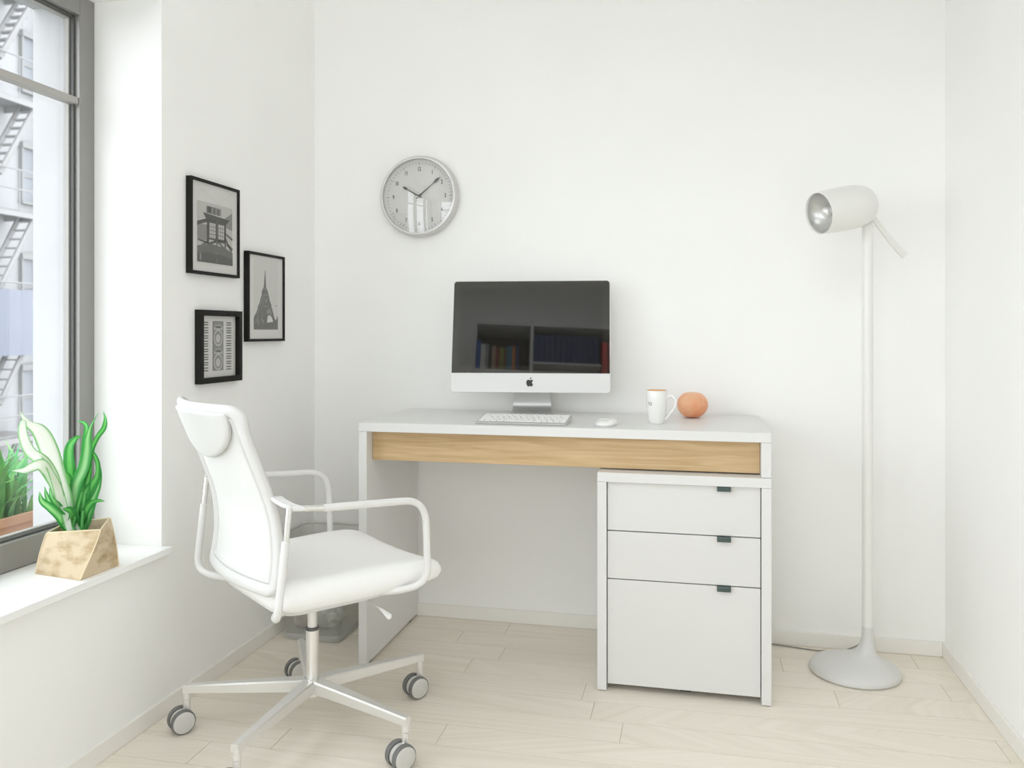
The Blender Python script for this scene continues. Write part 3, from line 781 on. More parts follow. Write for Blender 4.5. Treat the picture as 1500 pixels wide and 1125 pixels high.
def wrap(x, y_, z):
    a = R(-128) + x / .0306; rr = .0305 + z + .0002
    return (rr * math.cos(a), rr * math.sin(a), .060 + y_)
text_bm(bm, 'TLE', .0125, wrap, depth=.00015, sx=.8)
obj('lettering', bm, M['ink'], mg)

# fruit
fr = thing('orange_fruit', 'round orange-red fruit with a soft pale highlight behind the mug', 'fruit', (-.013, 2.715, .75))
bm = bmesh.new()
pf = []
for k in range(25):
    th = PI * k / 24; rr = .0478
    z = -math.cos(th) * rr * .93; r_ = math.sin(th) * rr * (1 + .03 * math.sin(th))
    dent = .010 * math.exp(-(r_ / .014) ** 2) * (1 if th > PI / 2 else .6)
    z = z - dent if th > PI / 2 else z + dent * .8
    pf.append((r_ if 0 < k < 24 else 0, z + .0425))
rg = lathe(bm, pf, seg=48)
for v in bm.verts:
    a = math.atan2(v.co.y, v.co.x); k = 1 + .014 * math.cos(5 * a + .6) + .008 * math.cos(3 * a)
    v.co.x *= k; v.co.y *= k
fruit_m = noise_mat('fruit_skin', (.82, .46, .27), (.80, .31, .15), nscale=18, detail=5, rough=.3, lo=.35, hi=.68)
obj('flesh', bm, fruit_m, fr, sm=80)

# ------------------------------------------------------------------ floor lamp
lx, ly = .507, 2.665
t = thing('floor_lamp', 'tall off-white reading lamp with a bullet head in the right corner', 'lamp', (lx, ly, 0))
bm = bmesh.new()
pf = [(0, .0), (.122, .0), (.1285, .003), (.130, .008), (.127, .016), (.119, .024), (.104, .0305), (.085, .036), (.066, .041), (.050, .0465), (.038, .053), (.029, .063), (.0225, .077), (.0185, .094), (.0165, .115), (.0158, .135)]
bc = Vector((.466 - lx, 2.643 - ly, 0)); sh = [bc * min(1, max(0, (r_ - .018) / .075)) if i > 0 else bc for i, (r_, s_) in enumerate(pf)]
lathe(bm, pf, (lx, ly, 0), seg=80, shift=sh); part('base', bm, M['lampb'], t, sm=60)
bm = bmesh.new(); tube(bm, [(lx, ly, .134), (lx, ly, 1.300)], .0157, 32); part('pole', bm, M['lampw'], t, sm=40)
bm = bmesh.new(); tube(bm, [(lx, ly, 1.3005), (lx, ly, 1.345)], .0163, 32, round_end=True); part('joint', bm, M['lampw'], t, sm=50)
O = Vector((.354, 2.578, 1.379)); Bk = Vector((.517, 2.668, 1.417)); ax = O - Bk; Lh = ax.length
bm = bmesh.new()
s_ = Lh / .23
prof = [(0, 0), (.016, .0008), (.030, .004), (.043, .012), (.053, .024), (.060, .041), (.0645, .065), (.0665, .095), (.0665, .13), (.0655, .17), (.0635, .205), (.0622, .2295), (.0612, .230), (.0600, .2285), (.0600, .215)]
lathe(bm, [(r_, q * s_) for r_, q in prof], Bk, ax, 72)
head = part('lamp_shade', bm, M['lampw'], t, sm=50)
bm = bmesh.new()
lathe(bm, [(.0598, .221 * s_), (.0585, .212 * s_), (.053, .198 * s_), (.044, .186 * s_), (.030, .176 * s_), (.014, .170 * s_), (0, .169 * s_)], Bk, ax, 64)
part('reflector', bm, M['reflector'], head, sm=60)
bm = bmesh.new(); bp_ = Bk + ax.normalized() * (.168 * s_)
lathe(bm, [(.010, 0), (.011, .006), (.0155, .012), (.0175, .020), (.016, .028), (.010, .034), (0, .036)], bp_, ax, 32)
part('bulb', bm, M['bulb'], t, sm=60)
# hinge block and handle fin
bm = bmesh.new(); tube(bm, [(lx, ly, 1.340), (lx + .006, ly + .004, 1.372), (lx - .002, ly - .002, 1.392)], [.0105, .010, .009], 16); part('hinge', bm, M['lampb'], t, sm=50)
F0 = Vector((.5115, 2.676, 1.398)); F1 = Vector((.6265, 2.7234, 1.2606)); fa = (F1 - F0).normalized()
side = fa.cross(Vector((.35, -.93, .12))).normalized(); nrm = side.cross(fa).normalized()
bm = bmesh.new(); loops = []
for k in range(9):
    s = k / 8; c = F0.lerp(F1, s) + Vector((.006, .002, .014)) * (math.sin(PI * s) * -.25)
    hw = .0075 + .003 * s; th = .0014; lip = .0075
    sec = [(-hw, -lip), (-hw, th), (hw, th), (hw, -lip), (hw - .002, -lip), (hw - .002, -th), (-hw + .002, -th), (-hw + .002, -lip)]
    loops.append([tuple(c + side * a + nrm * b) for a, b in sec])
loft(bm, loops); part('handle_fin', bm, M['lampw'], t, bevel=.0008)
bm = bmesh.new()
cp = catmull([(lx, ly + .010, .10), (lx - .002, ly + .035, .085), (lx - .012, ly + .085, .045), (lx - .045, ly + .128, .010), (.43, 2.80, .0035), (.38, 2.792, .0025), (.30, 2.806, .0025), (.235, 2.817, .0025), (.10, 2.818, .0025)], 8)
tube(bm, cp, .0021, 8); part('cord', bm, M['cord'], t, sm=60)
# ------------------------------------------------------------------ office chair (local x = forward, y = sideways)
ch = thing('office_chair', 'white mesh-backed swivel chair with looped armrests on a five-star base', 'chair', (-.970, 1.960, 0), R(52))
def cobj(n, bm, m, p=None, **k): return obj(n, bm, m, p or ch, **k)

# gas lift
bm = bmesh.new(); tube(bm, [(0, 0, .095), (0, 0, .258)], .0168, 32); cobj('column', bm, M['chrome'], sm=40)
bm = bmesh.new(); lathe(bm, [(.0120, .257), (.0172, .2575), (.0178, .261), (.0172, .2645), (.0120, .265)], seg=32); cobj('collar', bm, M['collar'], sm=40)
bm = bmesh.new(); tube(bm, [(0, 0, .262), (0, 0, .372)], .0123, 28); cobj('gas_lift', bm, M['chrome_s'], sm=40)
bm = bmesh.new(); lathe(bm, [(0, .088), (.022, .088), (.0285, .092), (.0295, .100), (.0285, .126), (.024, .1315), (.0170, .1325)], seg=40); cobj('hub', bm, M['chrome'], sm=40)
yaw = R(52)
REND = .322
for i in range(5):
    a = R(194.0 - 72 * i) - yaw; c, s = math.cos(a), math.sin(a)
    def rl(r, w_, z): return (c * r - s * w_, s * r + c * w_, z)
    bm = bmesh.new(); loops = []
    for k in range(13):
        q = k / 12; r = .020 + (REND + .008 - .020) * q
        hw = .0185 - .0085 * q; top = .132 - .014 * q ** 1.1; h_ = .030 - .011 * q
        cr = .0035
        loops.append([rl(r, -hw, top - h_), rl(r, -hw, top - cr), rl(r, -hw + cr, top), rl(r, hw - cr, top), rl(r, hw, top - cr), rl(r, hw, top - h_)])
    loft(bm, loops)
    cobj('base_leg', bm, M['chrome_s'], sm=30)
    cs = bpy.data.objects.new('caster', None); cs.location = rl(REND, 0, 0); link(cs, ch)
    # caster frame works in world-like axes: undo the chair's turn
    ex, ey = REND * c, REND * s
    axl = R(-38) - yaw
    if i == 4: axl = R(-28) - yaw
    ad = Vector((math.cos(axl), math.sin(axl), 0)); tr = Vector((ad.y, -ad.x, 0)) * .014     # trailing offset
    if i == 4: tr = Vector((ad.y, -ad.x, 0)) * .016
    bm = bmesh.new(); tube(bm, [(0, 0, .048), (0, 0, .0805)], .0088, 20); tube(bm, [(0, 0, .0815), (0, 0, .108)], .0094, 20)
    tube(bm, [Vector((0, 0, .056)), tr * .6 + Vector((0, 0, .046)), tr + Vector((0, 0, .0315))], [.0088, .008, .007], 12)
    tube(bm, [tr + Vector((0, 0, .0305)) - ad * .018, tr + Vector((0, 0, .0305)) + ad * .018], .006, 14)
    obj('stem', bm, M['chrome_s'], cs, sm=40)
    # tyre, cap on both wheels, and the guard between them
    bm = bmesh.new(); cen = tr + Vector((0, 0, .0305))
    lathe(bm, [(.0065, -.0065), (.0262, -.0065), (.0268, 0), (.0262, .0065), (.0065, .0065)], cen, ad, 40)
    obj('wheel_guard', bm, M['disc'], cs, sm=40)
    for sg in (-1, 1):
        bm = bmesh.new()
        pr_ = [(.0066, .0085), (.0290, .0085), (.0303, .0105), (.0305, .0135), (.0303, .0195), (.0292, .0225), (.0268, .0232), (.0266, .0240), (.0240, .0252), (.012, .0262), (0, .0264)]
        lathe(bm, pr_, cen, ad * sg, 48, mis=[0, 0, 0, 0, 0, 0, 1, 1, 1, 1])
        obj('wheel', bm, [M['tread'], M['disc']], cs, sm=35)

# seat cushion and pan
def seat_loop(front, rear, hw_f, hw_r, r, inset, zf, n=7):
    """rounded trapezoid outline; returns list of (x,y,z)"""
    pts = []
    crn = [(front - inset, hw_f - inset), (rear + inset, hw_r - inset), (rear + inset, -(hw_r - inset)), (front - inset, -(hw_f - inset))]
    rr = max(r - inset, .004)
    P2 = [Vector((a, b, 0)) for a, b in crn]; out_ = []
    for i in range(4):
        a, b, c_ = P2[i - 1], P2[i], P2[(i + 1) % 4]
        u = (a - b).normalized() * rr; v = (c_ - b).normalized() * rr
        for j in range(n + 1):
            t_ = j / n; p = (1 - t_) ** 2 * (b + u) + 2 * t_ * (1 - t_) * b + t_ * t_ * (b + v); out_.append((p.x, p.y))
        # straight side subdivided for curvature
        q0 = b + v; q1 = P2[(i + 1) % 4] + (b - P2[(i + 1) % 4]).normalized() * rr
        for j in range(1, 6): p = q0.lerp(q1, j / 6); out_.append((p.x, p.y))
    return [(x, y, zf(x, y)) for x, y in out_]
def ztop(x, y): return .440 + .014 * (abs(y) / .22) ** 2.2 - .013 * max(0, (x - .12) / .14) ** 2 + .006 * max(0, (-x - .08) / .1)
def zbot(x, y): return .380 + .012 * max(0, x - .05) / .2
bm = bmesh.new(); lp = []
for inset, k in ((.14, 0), (.06, 0), (.022, 0), (.006, .12), (0, .35), (.001, .55), (.007, .78), (.020, .94), (.045, 1), (.085, 1), (.13, 1), (.18, 1)):
    lp.append(seat_loop(.272, -.185, .236, .215, .075, inset, lambda x, y, k=k: zbot(x, y) * (1 - k) + ztop(x, y) * k))
loft(bm, lp); cobj('seat', bm, M['seat'], sm=80)
bm = bmesh.new()
lp = [seat_loop(.245, -.165, .20, .19, .06, i_, lambda x, y, z_=z_: z_ + .012 * max(0, x - .05) / .2) for i_, z_ in ((.05, .365), (.012, .3665), (0, .372), (0, .3785))]
loft(bm, lp); cobj('seat_pan', bm, M['cplast'], sm=50)
bm = bmesh.new(); box(bm, -.085, .105, -.055, .055, .345, .370); cobj('tilt_mechanism', bm, M['cplast'], bevel=.008, seg=3)
bm = bmesh.new(); tube(bm, [(.08, -.04, .372), (.08, -.145, .358), (.081, -.205, .347)], .0032, 10); lv = cobj('height_lever', bm, M['chrome_s'], sm=50)
bm = bmesh.new(); tube(bm, [(.081, -.203, .3475), (.0815, -.222, .3435), (.082, -.246, .338)], [.0036, .0052, .0075], 16, round_end=True); cobj('lever_knob', bm, M['ctube'], lv, sm=50)

# armrest loops
def armloop(sg):
    L_ = .262
    p = [(-.06, sg * .10, .3735), (-.188, sg * .195, .384), (-.2085, sg * L_, .396), (-.189, sg * L_, .566)]
    q = [(-.052, sg * L_, .6235), (.168, sg * L_, .6125), (.184, sg * L_, .402), (.07, sg * .20, .384), (.03, sg * .08, .376)]
    arm = bpy.data.objects.new('armrest', None); link(arm, ch); arm.location = (0, sg * L_, .38)
    def a_(n, bm, m, **k):
        bm.transform(Matrix.Translation((0, -sg * L_, -.38))); return obj(n, bm, m, arm, **k)
    bm = bmesh.new(); pt = fillet(p, [0, .05, .035, 0], 8); tube(bm, pt, .0090, 18); a_('rear_tube', bm, M['ctube'], sm=60)
    bm = bmesh.new(); pt = fillet(q, [0, .058, .055, .03, 0], 10)
    pt = fillet([(-.098, sg * L_, .6285), (.176, sg * L_, .6125), (.184, sg * L_, .402), (.10, sg * .215, .385), (.03, sg * .08, .376)], [0, .062, .045, .04, 0], 10)
    tube(bm, pt, .0088, 18); a_('front_tube', bm, M['ctube'], sm=60)
    # bare metal core between the sleeves, the flat bracket to the back
    bm = bmesh.new()
    core = fillet([(-.189, sg * L_, .560), (-.1805, sg * L_, .6395)], 0)
    tube(bm, core, .0066, 16)
    c2 = fillet([(-.097, sg * L_, .6284), (-.150, sg * L_, .6340), (-.176, sg * (L_ - .006), .6375)], [0, .02, 0], 6)
    tube(bm, c2, .0068, 16); a_('metal_core', bm, M['chrome'], sm=60)
    bm = bmesh.new()
    lp = []
    for (x, y, z) in ((-.184, sg * .200, .6525), (-.187, sg * .225, .650), (-.179, sg * .250, .643), (-.160, sg * .272, .6345)):
        d = Vector((.86, sg * .35, 0)).normalized() * .0135
        dd = [(-d.x, -d.y, -.0045), (d.x, d.y, -.0045), (d.x, d.y, .0045), (-d.x, -d.y, .0045)]
        lp.append([(x + a, y + b, z + c_) for a, b, c_ in dd])
    loft(bm, lp); a_('bracket', bm, M['cplast'], bevel=.0025, seg=3)
armloop(1); armloop(-1)

# backrest: a curved shell, a raised border, the taut mesh and the half-round top plate
tab = [(.385, -.196), (.41, -.190), (.435, -.184), (.495, -.1715), (.55, -.1705), (.605, -.176), (.64, -.185), (.715, -.2105), (.755, -.225), (.80, -.240), (.85, -.2565), (.875, -.267)]
def bx(y, z):
    f_ = sum(lerp_tab(tab, z + d) for d in (-.03, -.015, 0, .015, .03)) / 5
    bow = .030 + .022 * max(0, (z - .6) / .26)
    tip = .030 * max(0, (abs(y) - .165) / .04) ** 1.5 * max(0, (z - .80) / .065)
    return f_ - bow * (1 - (y / .205) ** 2) + tip
def wid(z): return 1 - .075 * max(0, (z - .62) / .24)
def outline(inset, n=9):
    hw, z0, z1_, r = .207 - inset, .424 + inset, .865 - inset, max(.032 - inset * .8, .010)
    out_ = []
    for (y, z) in rrect(hw, (z1_ - z0) / 2, r, n, 0, (z0 + z1_) / 2):
        out_.append((y * wid(z), z))
    # densify straight runs
    res = []
    m_ = len(out_)
    for i in range(m_):
        a, b = out_[i], out_[(i + 1) % m_]; res.append(a)
        L_ = math.hypot(b[0] - a[0], b[1] - a[1]); k = int(L_ / .025)
        for j in range(1, k): res.append((a[0] + (b[0] - a[0]) * j / k, a[1] + (b[1] - a[1]) * j / k))
    return res
def nrm_b(y, z):
    e = .004
    ty = Vector((bx(y + e, z) - bx(y - e, z), 2 * e, 0)); tz = Vector((bx(y, z + e) - bx(y, z - e), 0, 2 * e))
    return ty.cross(tz).normalized()      # points forward (+x)
O0 = outline(0)
def ringpt(k, inset, off):
    # inset towards the centre line by moving along the outline normal of the flat shape
    a, b, c_ = O0[k - 1], O0[k], O0[(k + 1) % len(O0)]
    tx, tz_ = c_[0] - a[0], c_[1] - a[1]; L_ = math.hypot(tx, tz_) or 1
    nx, nz_ = -tz_ / L_, tx / L_
    y, z = b[0] + nx * inset, b[1] + nz_ * inset
    n_ = nrm_b(y, z); return Vector((bx(y, z), y, z)) + n_ * off
def band(prof, m, name, sm=60):
    bm = bmesh.new(); n = len(O0); rings = [[bm.verts.new(ringpt(k, i_, o_)) for k in range(n)] for i_, o_ in prof]
    for j in range(len(rings)):
        a, b = rings[j], rings[(j + 1) % len(rings)]
        for k in range(n): bm.faces.new((a[k], a[(k + 1) % n], b[(k + 1) % n], b[k]))
    return cobj(name, bm, m, sm=sm)
band([(0, 0), (.0015, -.0065), (.006, -.0098), (.013, -.011), (.021, -.0098), (.0265, -.006), (.0285, -.001), (.0285, .006), (.012, .009), (.002, .006)], M['cplast'], 'back_frame')
band([(.0275, -.0030), (.0295, -.0060), (.0330, -.0068), (.0365, -.0058), (.0385, -.002), (.0385, .003), (.0275, .003)], M['cplast'], 'inner_border')
bm = bmesh.new(); ny, nz_ = 22, 34; hy = .172; za, zb = .458, .830; g_ = {}
for s in (0, 1):
    for i in range(ny + 1):
        for j in range(nz_ + 1):
            z = za + (zb - za) * j / nz_; y = (-hy + 2 * hy * i / ny) * wid(z)
            # pull the corners in so the mesh stays inside the rounded frame
            n_ = nrm_b(y, z); g_[s, i, j] = bm.verts.new(Vector((bx(y, z), y, z)) + n_ * (.0012 if s else -.0012))
for i in range(ny):
    for j in range(nz_):
        for s in (0, 1): bm.faces.new([g_[s, i, j], g_[s, i + 1, j], g_[s, i + 1, j + 1], g_[s, i, j + 1]])
for i in range(ny):
    for j in (0, nz_): bm.faces.new([g_[0, i, j], g_[0, i + 1, j], g_[1, i + 1, j], g_[1, i, j]])
for j in range(nz_):
    for i in (0, ny): bm.faces.new([g_[0, i, j], g_[0, i, j + 1], g_[1, i, j + 1], g_[1, i, j]])
cobj('back_mesh', bm, M['mesh'], sm=60)
# half-round plate
bm = bmesh.new(); lp = []
for s, off in ((1.0, -.004), (1.0, -.0125), (.975, -.0155), (.93, -.0168), (.80, -.0172), (.5, -.0174), (.2, -.0175)):
    ring = []
    for k in range(49):
        a = PI + PI * k / 48; yy_ = .158 * math.cos(a); zz_ = .112 * abs(math.sin(a)) ** .92
        ring.append((yy_ * s, .848 - zz_ * s - (1 - s) * .012))
    for k in range(1, 16):
        q = k / 16; ring.append((.158 * (1 - 2 * q) * s, .848 - (1 - s) * .012))
    lp.append([tuple(Vector((bx(y, z), y, z)) + nrm_b(y, z) * off) for y, z in ring])
loft(bm, lp); cobj('top_plate', bm, M['cplast'], sm=50)
# ------------------------------------------------------------------ clear waste bin with crumpled paper
BX, BY = -1.250, 2.615
t = thing('waste_bin', 'clear plastic waste bin in the corner behind the chair', 'bin', (BX, BY, 0))
bm = bmesh.new()
def bl_(h, r, z): return [(x, y, z) for x, y in rrect(h, h, r, 6, BX, BY)]
lp = [bl_(.098, .022, .014), bl_(.101, .024, .022), bl_(.128, .034, .335), bl_(.1265, .033, .335), bl_(.0995, .0235, .023), bl_(.0965, .021, .0155)]
loft(bm, lp, cap0=False, cap1=False); part('bin_wall', bm, M['binp'], t, sm=40)
bm = bmesh.new(); loft(bm, [bl_(.098, .022, .0005), bl_(.103, .024, .003), bl_(.104, .025, .016), bl_(.101, .024, .0205)]); part('bin_base', bm, M['binr'], t, sm=40)
bm = bmesh.new(); n = 28
lp = [[(p[0], p[1], z) for p in rrect(h, h, .034, 6, BX, BY)] for h, z in ((.1285, .333), (.1325, .334), (.1335, .338), (.1325, .342), (.1285, .343), (.1262, .339))]
rs = [[bm.verts.new(p) for p in l_] for l_ in lp]
for j in range(len(rs)):
    a, b = rs[j], rs[(j + 1) % len(rs)]
    for k in range(len(a)): bm.faces.new((a[k], a[(k + 1) % len(a)], b[(k + 1) % len(a)], b[k]))
part('bin_rim', bm, M['binr'], t, sm=50)
def crumple(cx_, cy_, cz_, r, seed, m, label):
    rnd = random.Random(seed); bm = bmesh.new(); bmesh.ops.create_icosphere(bm, subdivisions=3, radius=1)
    dirs = [(Vector((rnd.gauss(0, 1), rnd.gauss(0, 1), rnd.gauss(0, 1))).normalized(), rnd.uniform(.62, .95)) for _ in range(26)]
    for v in bm.verts:
        d = v.co.normalized(); k = min((h / max(d.dot(n_), .05)) for n_, h in dirs if d.dot(n_) > .05)
        v.co = d * min(k, 1.12) * r
        v.co.z *= .8
    zmin = min(v.co.z for v in bm.verts)
    for v in bm.verts: v.co.z += cz_ - zmin; v.co.x += cx_; v.co.y += cy_
    tag(obj('crumpled_paper', bm, m), label, 'paper')
M['paperball'] = noise_mat('printed_paper', (.45, .45, .43), (.72, .72, .70), nscale=26, rough=.8, lo=.42, hi=.55)
M['paperball2'] = noise_mat('glossy_wrapper', (.36, .30, .27), (.66, .66, .62), nscale=17, rough=.5, lo=.40, hi=.6)
crumple(BX + .036, BY - .020, .0205, .056, 5, M['paperball'], 'pale crumpled paper in the clear bin, nearest the desk panel')
crumple(BX - .045, BY - .032, .0205, .048, 9, M['paperball2'], 'brownish crumpled wrapper in the clear bin, left of the column')
crumple(BX - .015, BY + .050, .0205, .045, 14, M['paperball'], 'grey crumpled paper at the rear of the clear bin')
crumple(BX + .008, BY - .004, .1010, .044, 21, M['paperball2'], 'mottled crumpled wrapper lying on top in the clear bin')

# ------------------------------------------------------------------ potted plant on the sill
pt_ = thing('potted_plant', 'tall wavy-leaved green plant, left leaves painted with window light, in a folded birch-bark pot on the sill', 'plant', (-1.455, 1.70, .453))
A_ = [(-1.529, 1.651), (-1.387, 1.628), (-1.383, 1.753), (-1.525, 1.775)]          # foot, counter-clockwise from the near left
T_ = [(-1.522, 1.677, .544), (-1.382, 1.690, .556), (-1.425, 1.776, .563), (-1.545, 1.764, .549)]
bm = bmesh.new()
def side_pts(k, steps=8):
    """points along the lower, middle and upper edge of one side"""
    a, b = Vector((*A_[k], .4535)), Vector((*A_[(k + 1) % 4], .4535)); c_, d = Vector(T_[(k + 1) % 4]), Vector(T_[k])
    return a, b, c_, d
NS = 10; ringsP = []
cen_b = Vector((sum(p[0] for p in A_) / 4, sum(p[1] for p in A_) / 4, 0)); cen_t = Vector(T_[0]).lerp(Vector(T_[2]), .5)
for j in range(NS + 1):
    s = j / NS; ring = []
    for k in range(4):
        a, b, c_, d = side_pts(k)
        p0, p1 = a.lerp(d, s), b.lerp(c_, s)
        bul = .010 * math.sin(PI * s)
        for q in range(8):
            p = p0.lerp(p1, q / 8); cc = cen_b.lerp(cen_t, s); cc.z = p.z
            o_ = (p - cc); o_.z = 0
            ring.append(p + o_.normalized() * bul * (1.0 if k == 1 else .45) * (math.sin(PI * (q + .5) / 8) * .5 + .5))
    ringsP.append(ring)
inner = [[p + (cen_t - p).normalized() * .004 * (1 if True else 0) for p in ringsP[NS]]]
for j in range(NS - 1, 4, -1):
    s = j / NS; cc = cen_b.lerp(cen_t, s)
    inner.append([Vector((p.x, p.y, p.z)) + Vector((cc.x - p.x, cc.y - p.y, 0)).normalized() * .004 for p in ringsP[j]])
loft(bm, ringsP + inner, cap0=True, cap1=False)
pot = part('pot', bm, M['bark'], pt_, sm=28)
# stitched pale edges
bm = bmesh.new()
top = ringsP[NS]; tube(bm, [p + (cen_t - p).normalized() * .002 for p in top], .0022, 8, closed=True)
for k in range(4): tube(bm, [ringsP[j][k * 8] for j in range(NS + 1)], .0016, 8)
part('seam', bm, M['bark_edge'], pot, sm=60)
bm = bmesh.new(); lay_ = [Vector((p.x, p.y, .531)) + Vector((cen_t.x - p.x, cen_t.y - p.y, 0)).normalized() * .006 for p in ringsP[NS - 2]]
rs = [bm.verts.new(p) for p in lay_]; cv = bm.verts.new((cen_t.x, cen_t.y, .536))
for k in range(len(rs)): bm.faces.new((rs[k], rs[(k + 1) % len(rs)], cv))
part('soil', bm, M['soil'], pt_)
# LEAVES
view_side = Vector((-.62, .78, 0))
for n_l, (kind, lw, pts) in enumerate(LEAVES):
    base = Vector((cen_t.x + .022 * math.cos(n_l * 2.4) * .6, cen_t.y + .022 * math.sin(n_l * 2.4) * .6 - .012, .528))
    path_ = catmull([base] + [Vector(p) for p in pts], 6)
    n = len(path_); bm = bmesh.new(); uv = bm.loops.layers.uv.new('UVMap'); prev = None
    ph = n_l * 1.7
    for i, p in enumerate(path_):
        s = i / (n - 1)
        tg = (path_[min(i + 1, n - 1)] - path_[max(i - 1, 0)]).normalized()
        ref = Vector((.80, -.60, 0)) ; ref = Matrix.Rotation(.55 * math.sin(ph + s * 5), 3, 'Z') @ ref
        sd = tg.cross(ref).normalized()
        nn = sd.cross(tg).normalized()
        w_ = lw * 1.3 * .5 * (min(1, .42 + 1.9 * s) if s < .35 else 1) * (1 - max(0, (s - .45) / .55) ** 1.8) + .0006
        wav = .10 * lw * math.sin(9 * s + ph)
        row = []
        for q in (-1, -.5, 0, .5, 1):
            cup = (abs(q) ** 2) * w_ * .45
            row.append(bm.verts.new(p + sd * (w_ * q) + nn * (cup + wav * abs(q) * q)))
        if prev:
            for e in range(4):
                f = bm.faces.new((prev[e], prev[e + 1], row[e + 1], row[e]))
                for lp_, u_ in zip(f.loops, ((e / 4, s), ((e + 1) / 4, s), ((e + 1) / 4, s), (e / 4, s))): lp_[uv].uv = (u_[0], u_[1] + n_l * .37)
        prev = row
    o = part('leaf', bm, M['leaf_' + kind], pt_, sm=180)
    so = o.modifiers.new('thickness', 'SOLIDIFY'); so.thickness = .0007

# ------------------------------------------------------------------ bookcase behind the viewpoint (seen mirrored in the screen)
Y0b, Y1b = YF + .002, -.90
bc_ = thing('wall_bookcase', 'white open bookcase hung high on the wall behind the viewpoint', 'bookcase', (-.12, Y0b, 2.06))
xs_ = [-.875, -.42, .26, .68]; zsh = [2.10, 2.50]
for x in xs_: part('upright', B((x - .012, x + .012, Y0b, Y1b, 2.06, 2.52)), M['white'], bc_)
for zi, z in enumerate(zsh):
    for xa, xb in zip(xs_, xs_[1:]): part('shelf', B((xa + .0125, xb - .0125, Y0b, Y1b, z - .02, z)), M['white'], bc_)
part('back_board', B((-.862, .667, Y0b, Y0b + .006, 2.1005, 2.479)), mat('bookcase_back', (.16, .155, .145), .8), bc_)
part('half_shelf', B((xs_[1] + .0125, .135, Y0b + .01, Y1b - .01, 2.165, 2.18)), M['white'], bc_)
cols = dict(blue=(.03, .12, .40), white=(.70, .70, .68), black=(.02, .02, .02), tan=(.42, .30, .20), brown=(.20, .08, .04), olive=(.25, .28, .05), maroon=(.28, .04, .04), teal=(.05, .20, .28), orange=(.60, .20, .03), navy=(.04, .065, .16), red=(.75, .03, .03), grey=(.35, .35, .37))
bmats = {k: mat('book_cloth_' + k, v, .6) for k, v in cols.items()}
def book(name, x, w_, h_, d_, z, c, label, group=None):
    yb_ = Y1b - .02
    t_ = thing(name, label, 'book', (x + w_ / 2, yb_, z), 0, group)
    bm = bmesh.new(); e = .002
    box(bm, x, x + e, yb_ - d_, yb_ - .002, z, z + h_); box(bm, x + w_ - e, x + w_, yb_ - d_, yb_ - .002, z, z + h_); box(bm, x, x + w_, yb_ - .002, yb_, z, z + h_)
    part('cover', bm, bmats[c], t_)
    part('page_block', B((x + e + .0002, x + w_ - e - .0002, yb_ - d_ + .004, yb_ - .0025, z + .003, z + h_ - .003)), M['paper'], t_)
    return t_
seq = [('blue', .032, .245, 'tall blue'), ('white', .034, .215, 'white'), ('grey', .024, .22, 'grey'), ('black', .022, .20, 'short black'), ('tan', .030, .205, 'tan'), ('maroon', .026, .19, 'maroon'), ('olive', .030, .195, 'olive'), ('brown', .022, .18, 'small brown'), ('teal', .040, .205, 'thick teal'), ('orange', .022, .20, 'orange'), ('navy', .028, .235, 'navy'), ('black', .030, .215, 'thick black')]
x = -.858
for c, w_, h_, l_ in seq:
    book('book', x, w_, h_, .17, 2.1003, c, l_ + ' book standing in the upper left bay of the bookcase', 'mixed books in the upper left bay'); x += w_ + .003
x = xs_[1] + .018
for k in range(12):
    book('ring_binder', x, .040, .235, .20, 2.1803, 'navy', 'dark navy volume in the row of matching volumes', 'matching navy volumes in the upper middle bay'); x += .0435
for k, (c, l_) in enumerate((('red', 'bright red'), ('maroon', 'dark red'))):
    book('book', .145 + .045 * k, .040, .27, .19, 2.1003, c, l_ + ' book at the right end of the navy volumes', 'mixed books in the upper middle bay')
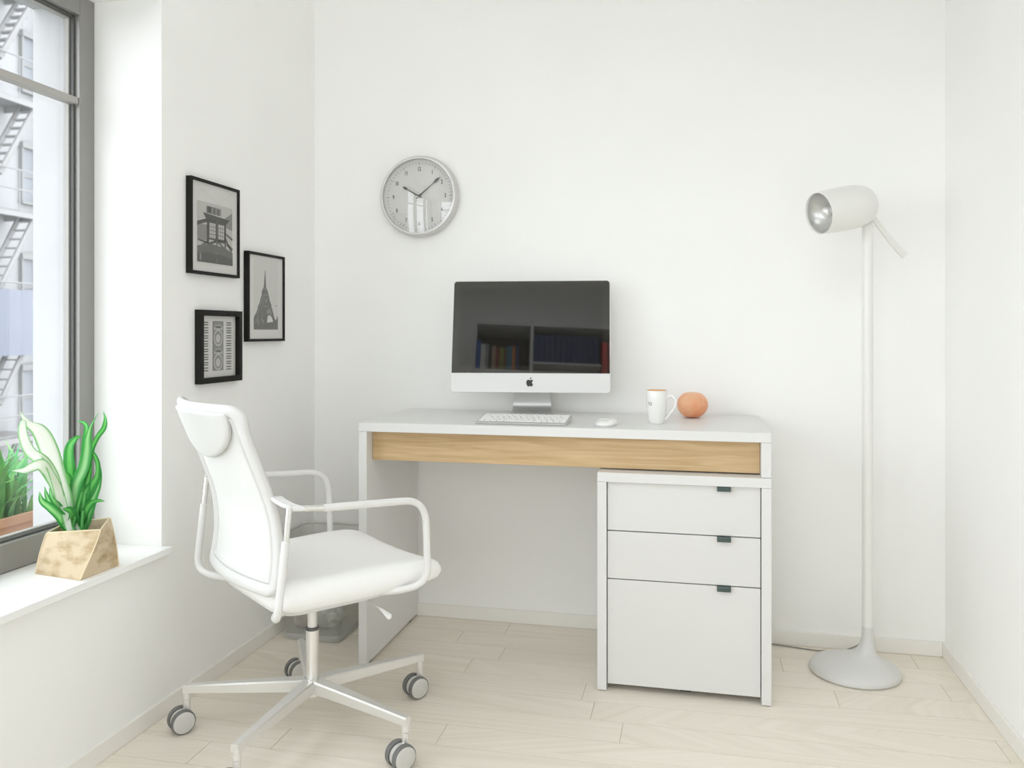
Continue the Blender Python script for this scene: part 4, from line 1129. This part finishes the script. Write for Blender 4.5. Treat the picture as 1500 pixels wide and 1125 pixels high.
# ------------------------------------------------------------------ light, camera, output
wd = bpy.data.worlds.new('sky'); scn.world = wd; wd.use_nodes = True
wd.node_tree.nodes['Background'].inputs['Color'].default_value = (.93, .965, 1.0, 1)
wd.node_tree.nodes['Background'].inputs['Strength'].default_value = SKY
def portal(x, y0, y1_, z0, z1_):
    la = bpy.data.lights.new('sky_portal', 'AREA'); la.shape = 'RECTANGLE'; la.size = z1_ - z0; la.size_y = y1_ - y0
    la.cycles.is_portal = True
    o = bpy.data.objects.new('sky_portal', la); o.location = (x, (y0 + y1_) / 2, (z0 + z1_) / 2)
    o.rotation_euler = (0, R(-90), 0); link(o)
portal(XO - .01, WY0, WY1, WZ0, WZ1)
la = bpy.data.lights.new('sky_portal', 'AREA'); la.shape = 'RECTANGLE'; la.size = SX1 - SX0; la.size_y = SY1 - SY0; la.cycles.is_portal = True
o = bpy.data.objects.new('sky_portal', la); o.location = ((SX0 + SX1) / 2, (SY0 + SY1) / 2, HC + .13); link(o)
la = bpy.data.lights.new('sky_portal', 'AREA'); la.shape = 'RECTANGLE'; la.size = FWX1 - FWX0; la.size_y = FWZ1 - FWZ0; la.cycles.is_portal = True
o = bpy.data.objects.new('sky_portal', la); o.location = ((FWX0 + FWX1) / 2, YF - .16, (FWZ0 + FWZ1) / 2); o.rotation_euler = (R(90), 0, 0); link(o)
if SUN:
    la = bpy.data.lights.new('sun', 'SUN'); la.energy = SUN; la.angle = R(6); la.color = (1, .965, .91)
    o = bpy.data.objects.new('sun', la); o.rotation_euler = Vector(SUNDIR).to_track_quat('-Z', 'Y').to_euler(); o.location = (-6, 2, 6); link(o)

cd = bpy.data.cameras.new('camera'); cam = bpy.data.objects.new('camera', cd); link(cam); scn.camera = cam
cd.sensor_width = 36; cd.lens = 1202.0 / 1500 * 36; cd.shift_y = (486.6 - 562.5) / 1500; cd.clip_start = .05; cd.clip_end = 300
cam.location = (0, 0, 1.0266); cam.rotation_euler = (R(90), 0, math.atan(270 / 1202.))
cd.dof.use_dof = True; cd.dof.focus_distance = 2.2; cd.dof.aperture_fstop = 5.0

scn.view_settings.view_transform = 'Standard'; scn.view_settings.look = 'None'; scn.view_settings.gamma = 1
scn.view_settings.use_curve_mapping = False; scn.view_settings.exposure = EXPO
scn.cycles.use_denoising = True
scn.cycles.max_bounces = 20; scn.cycles.diffuse_bounces = 14; scn.cycles.glossy_bounces = 6; scn.cycles.transparent_max_bounces = 24
scn.cycles.sample_clamp_indirect = 12
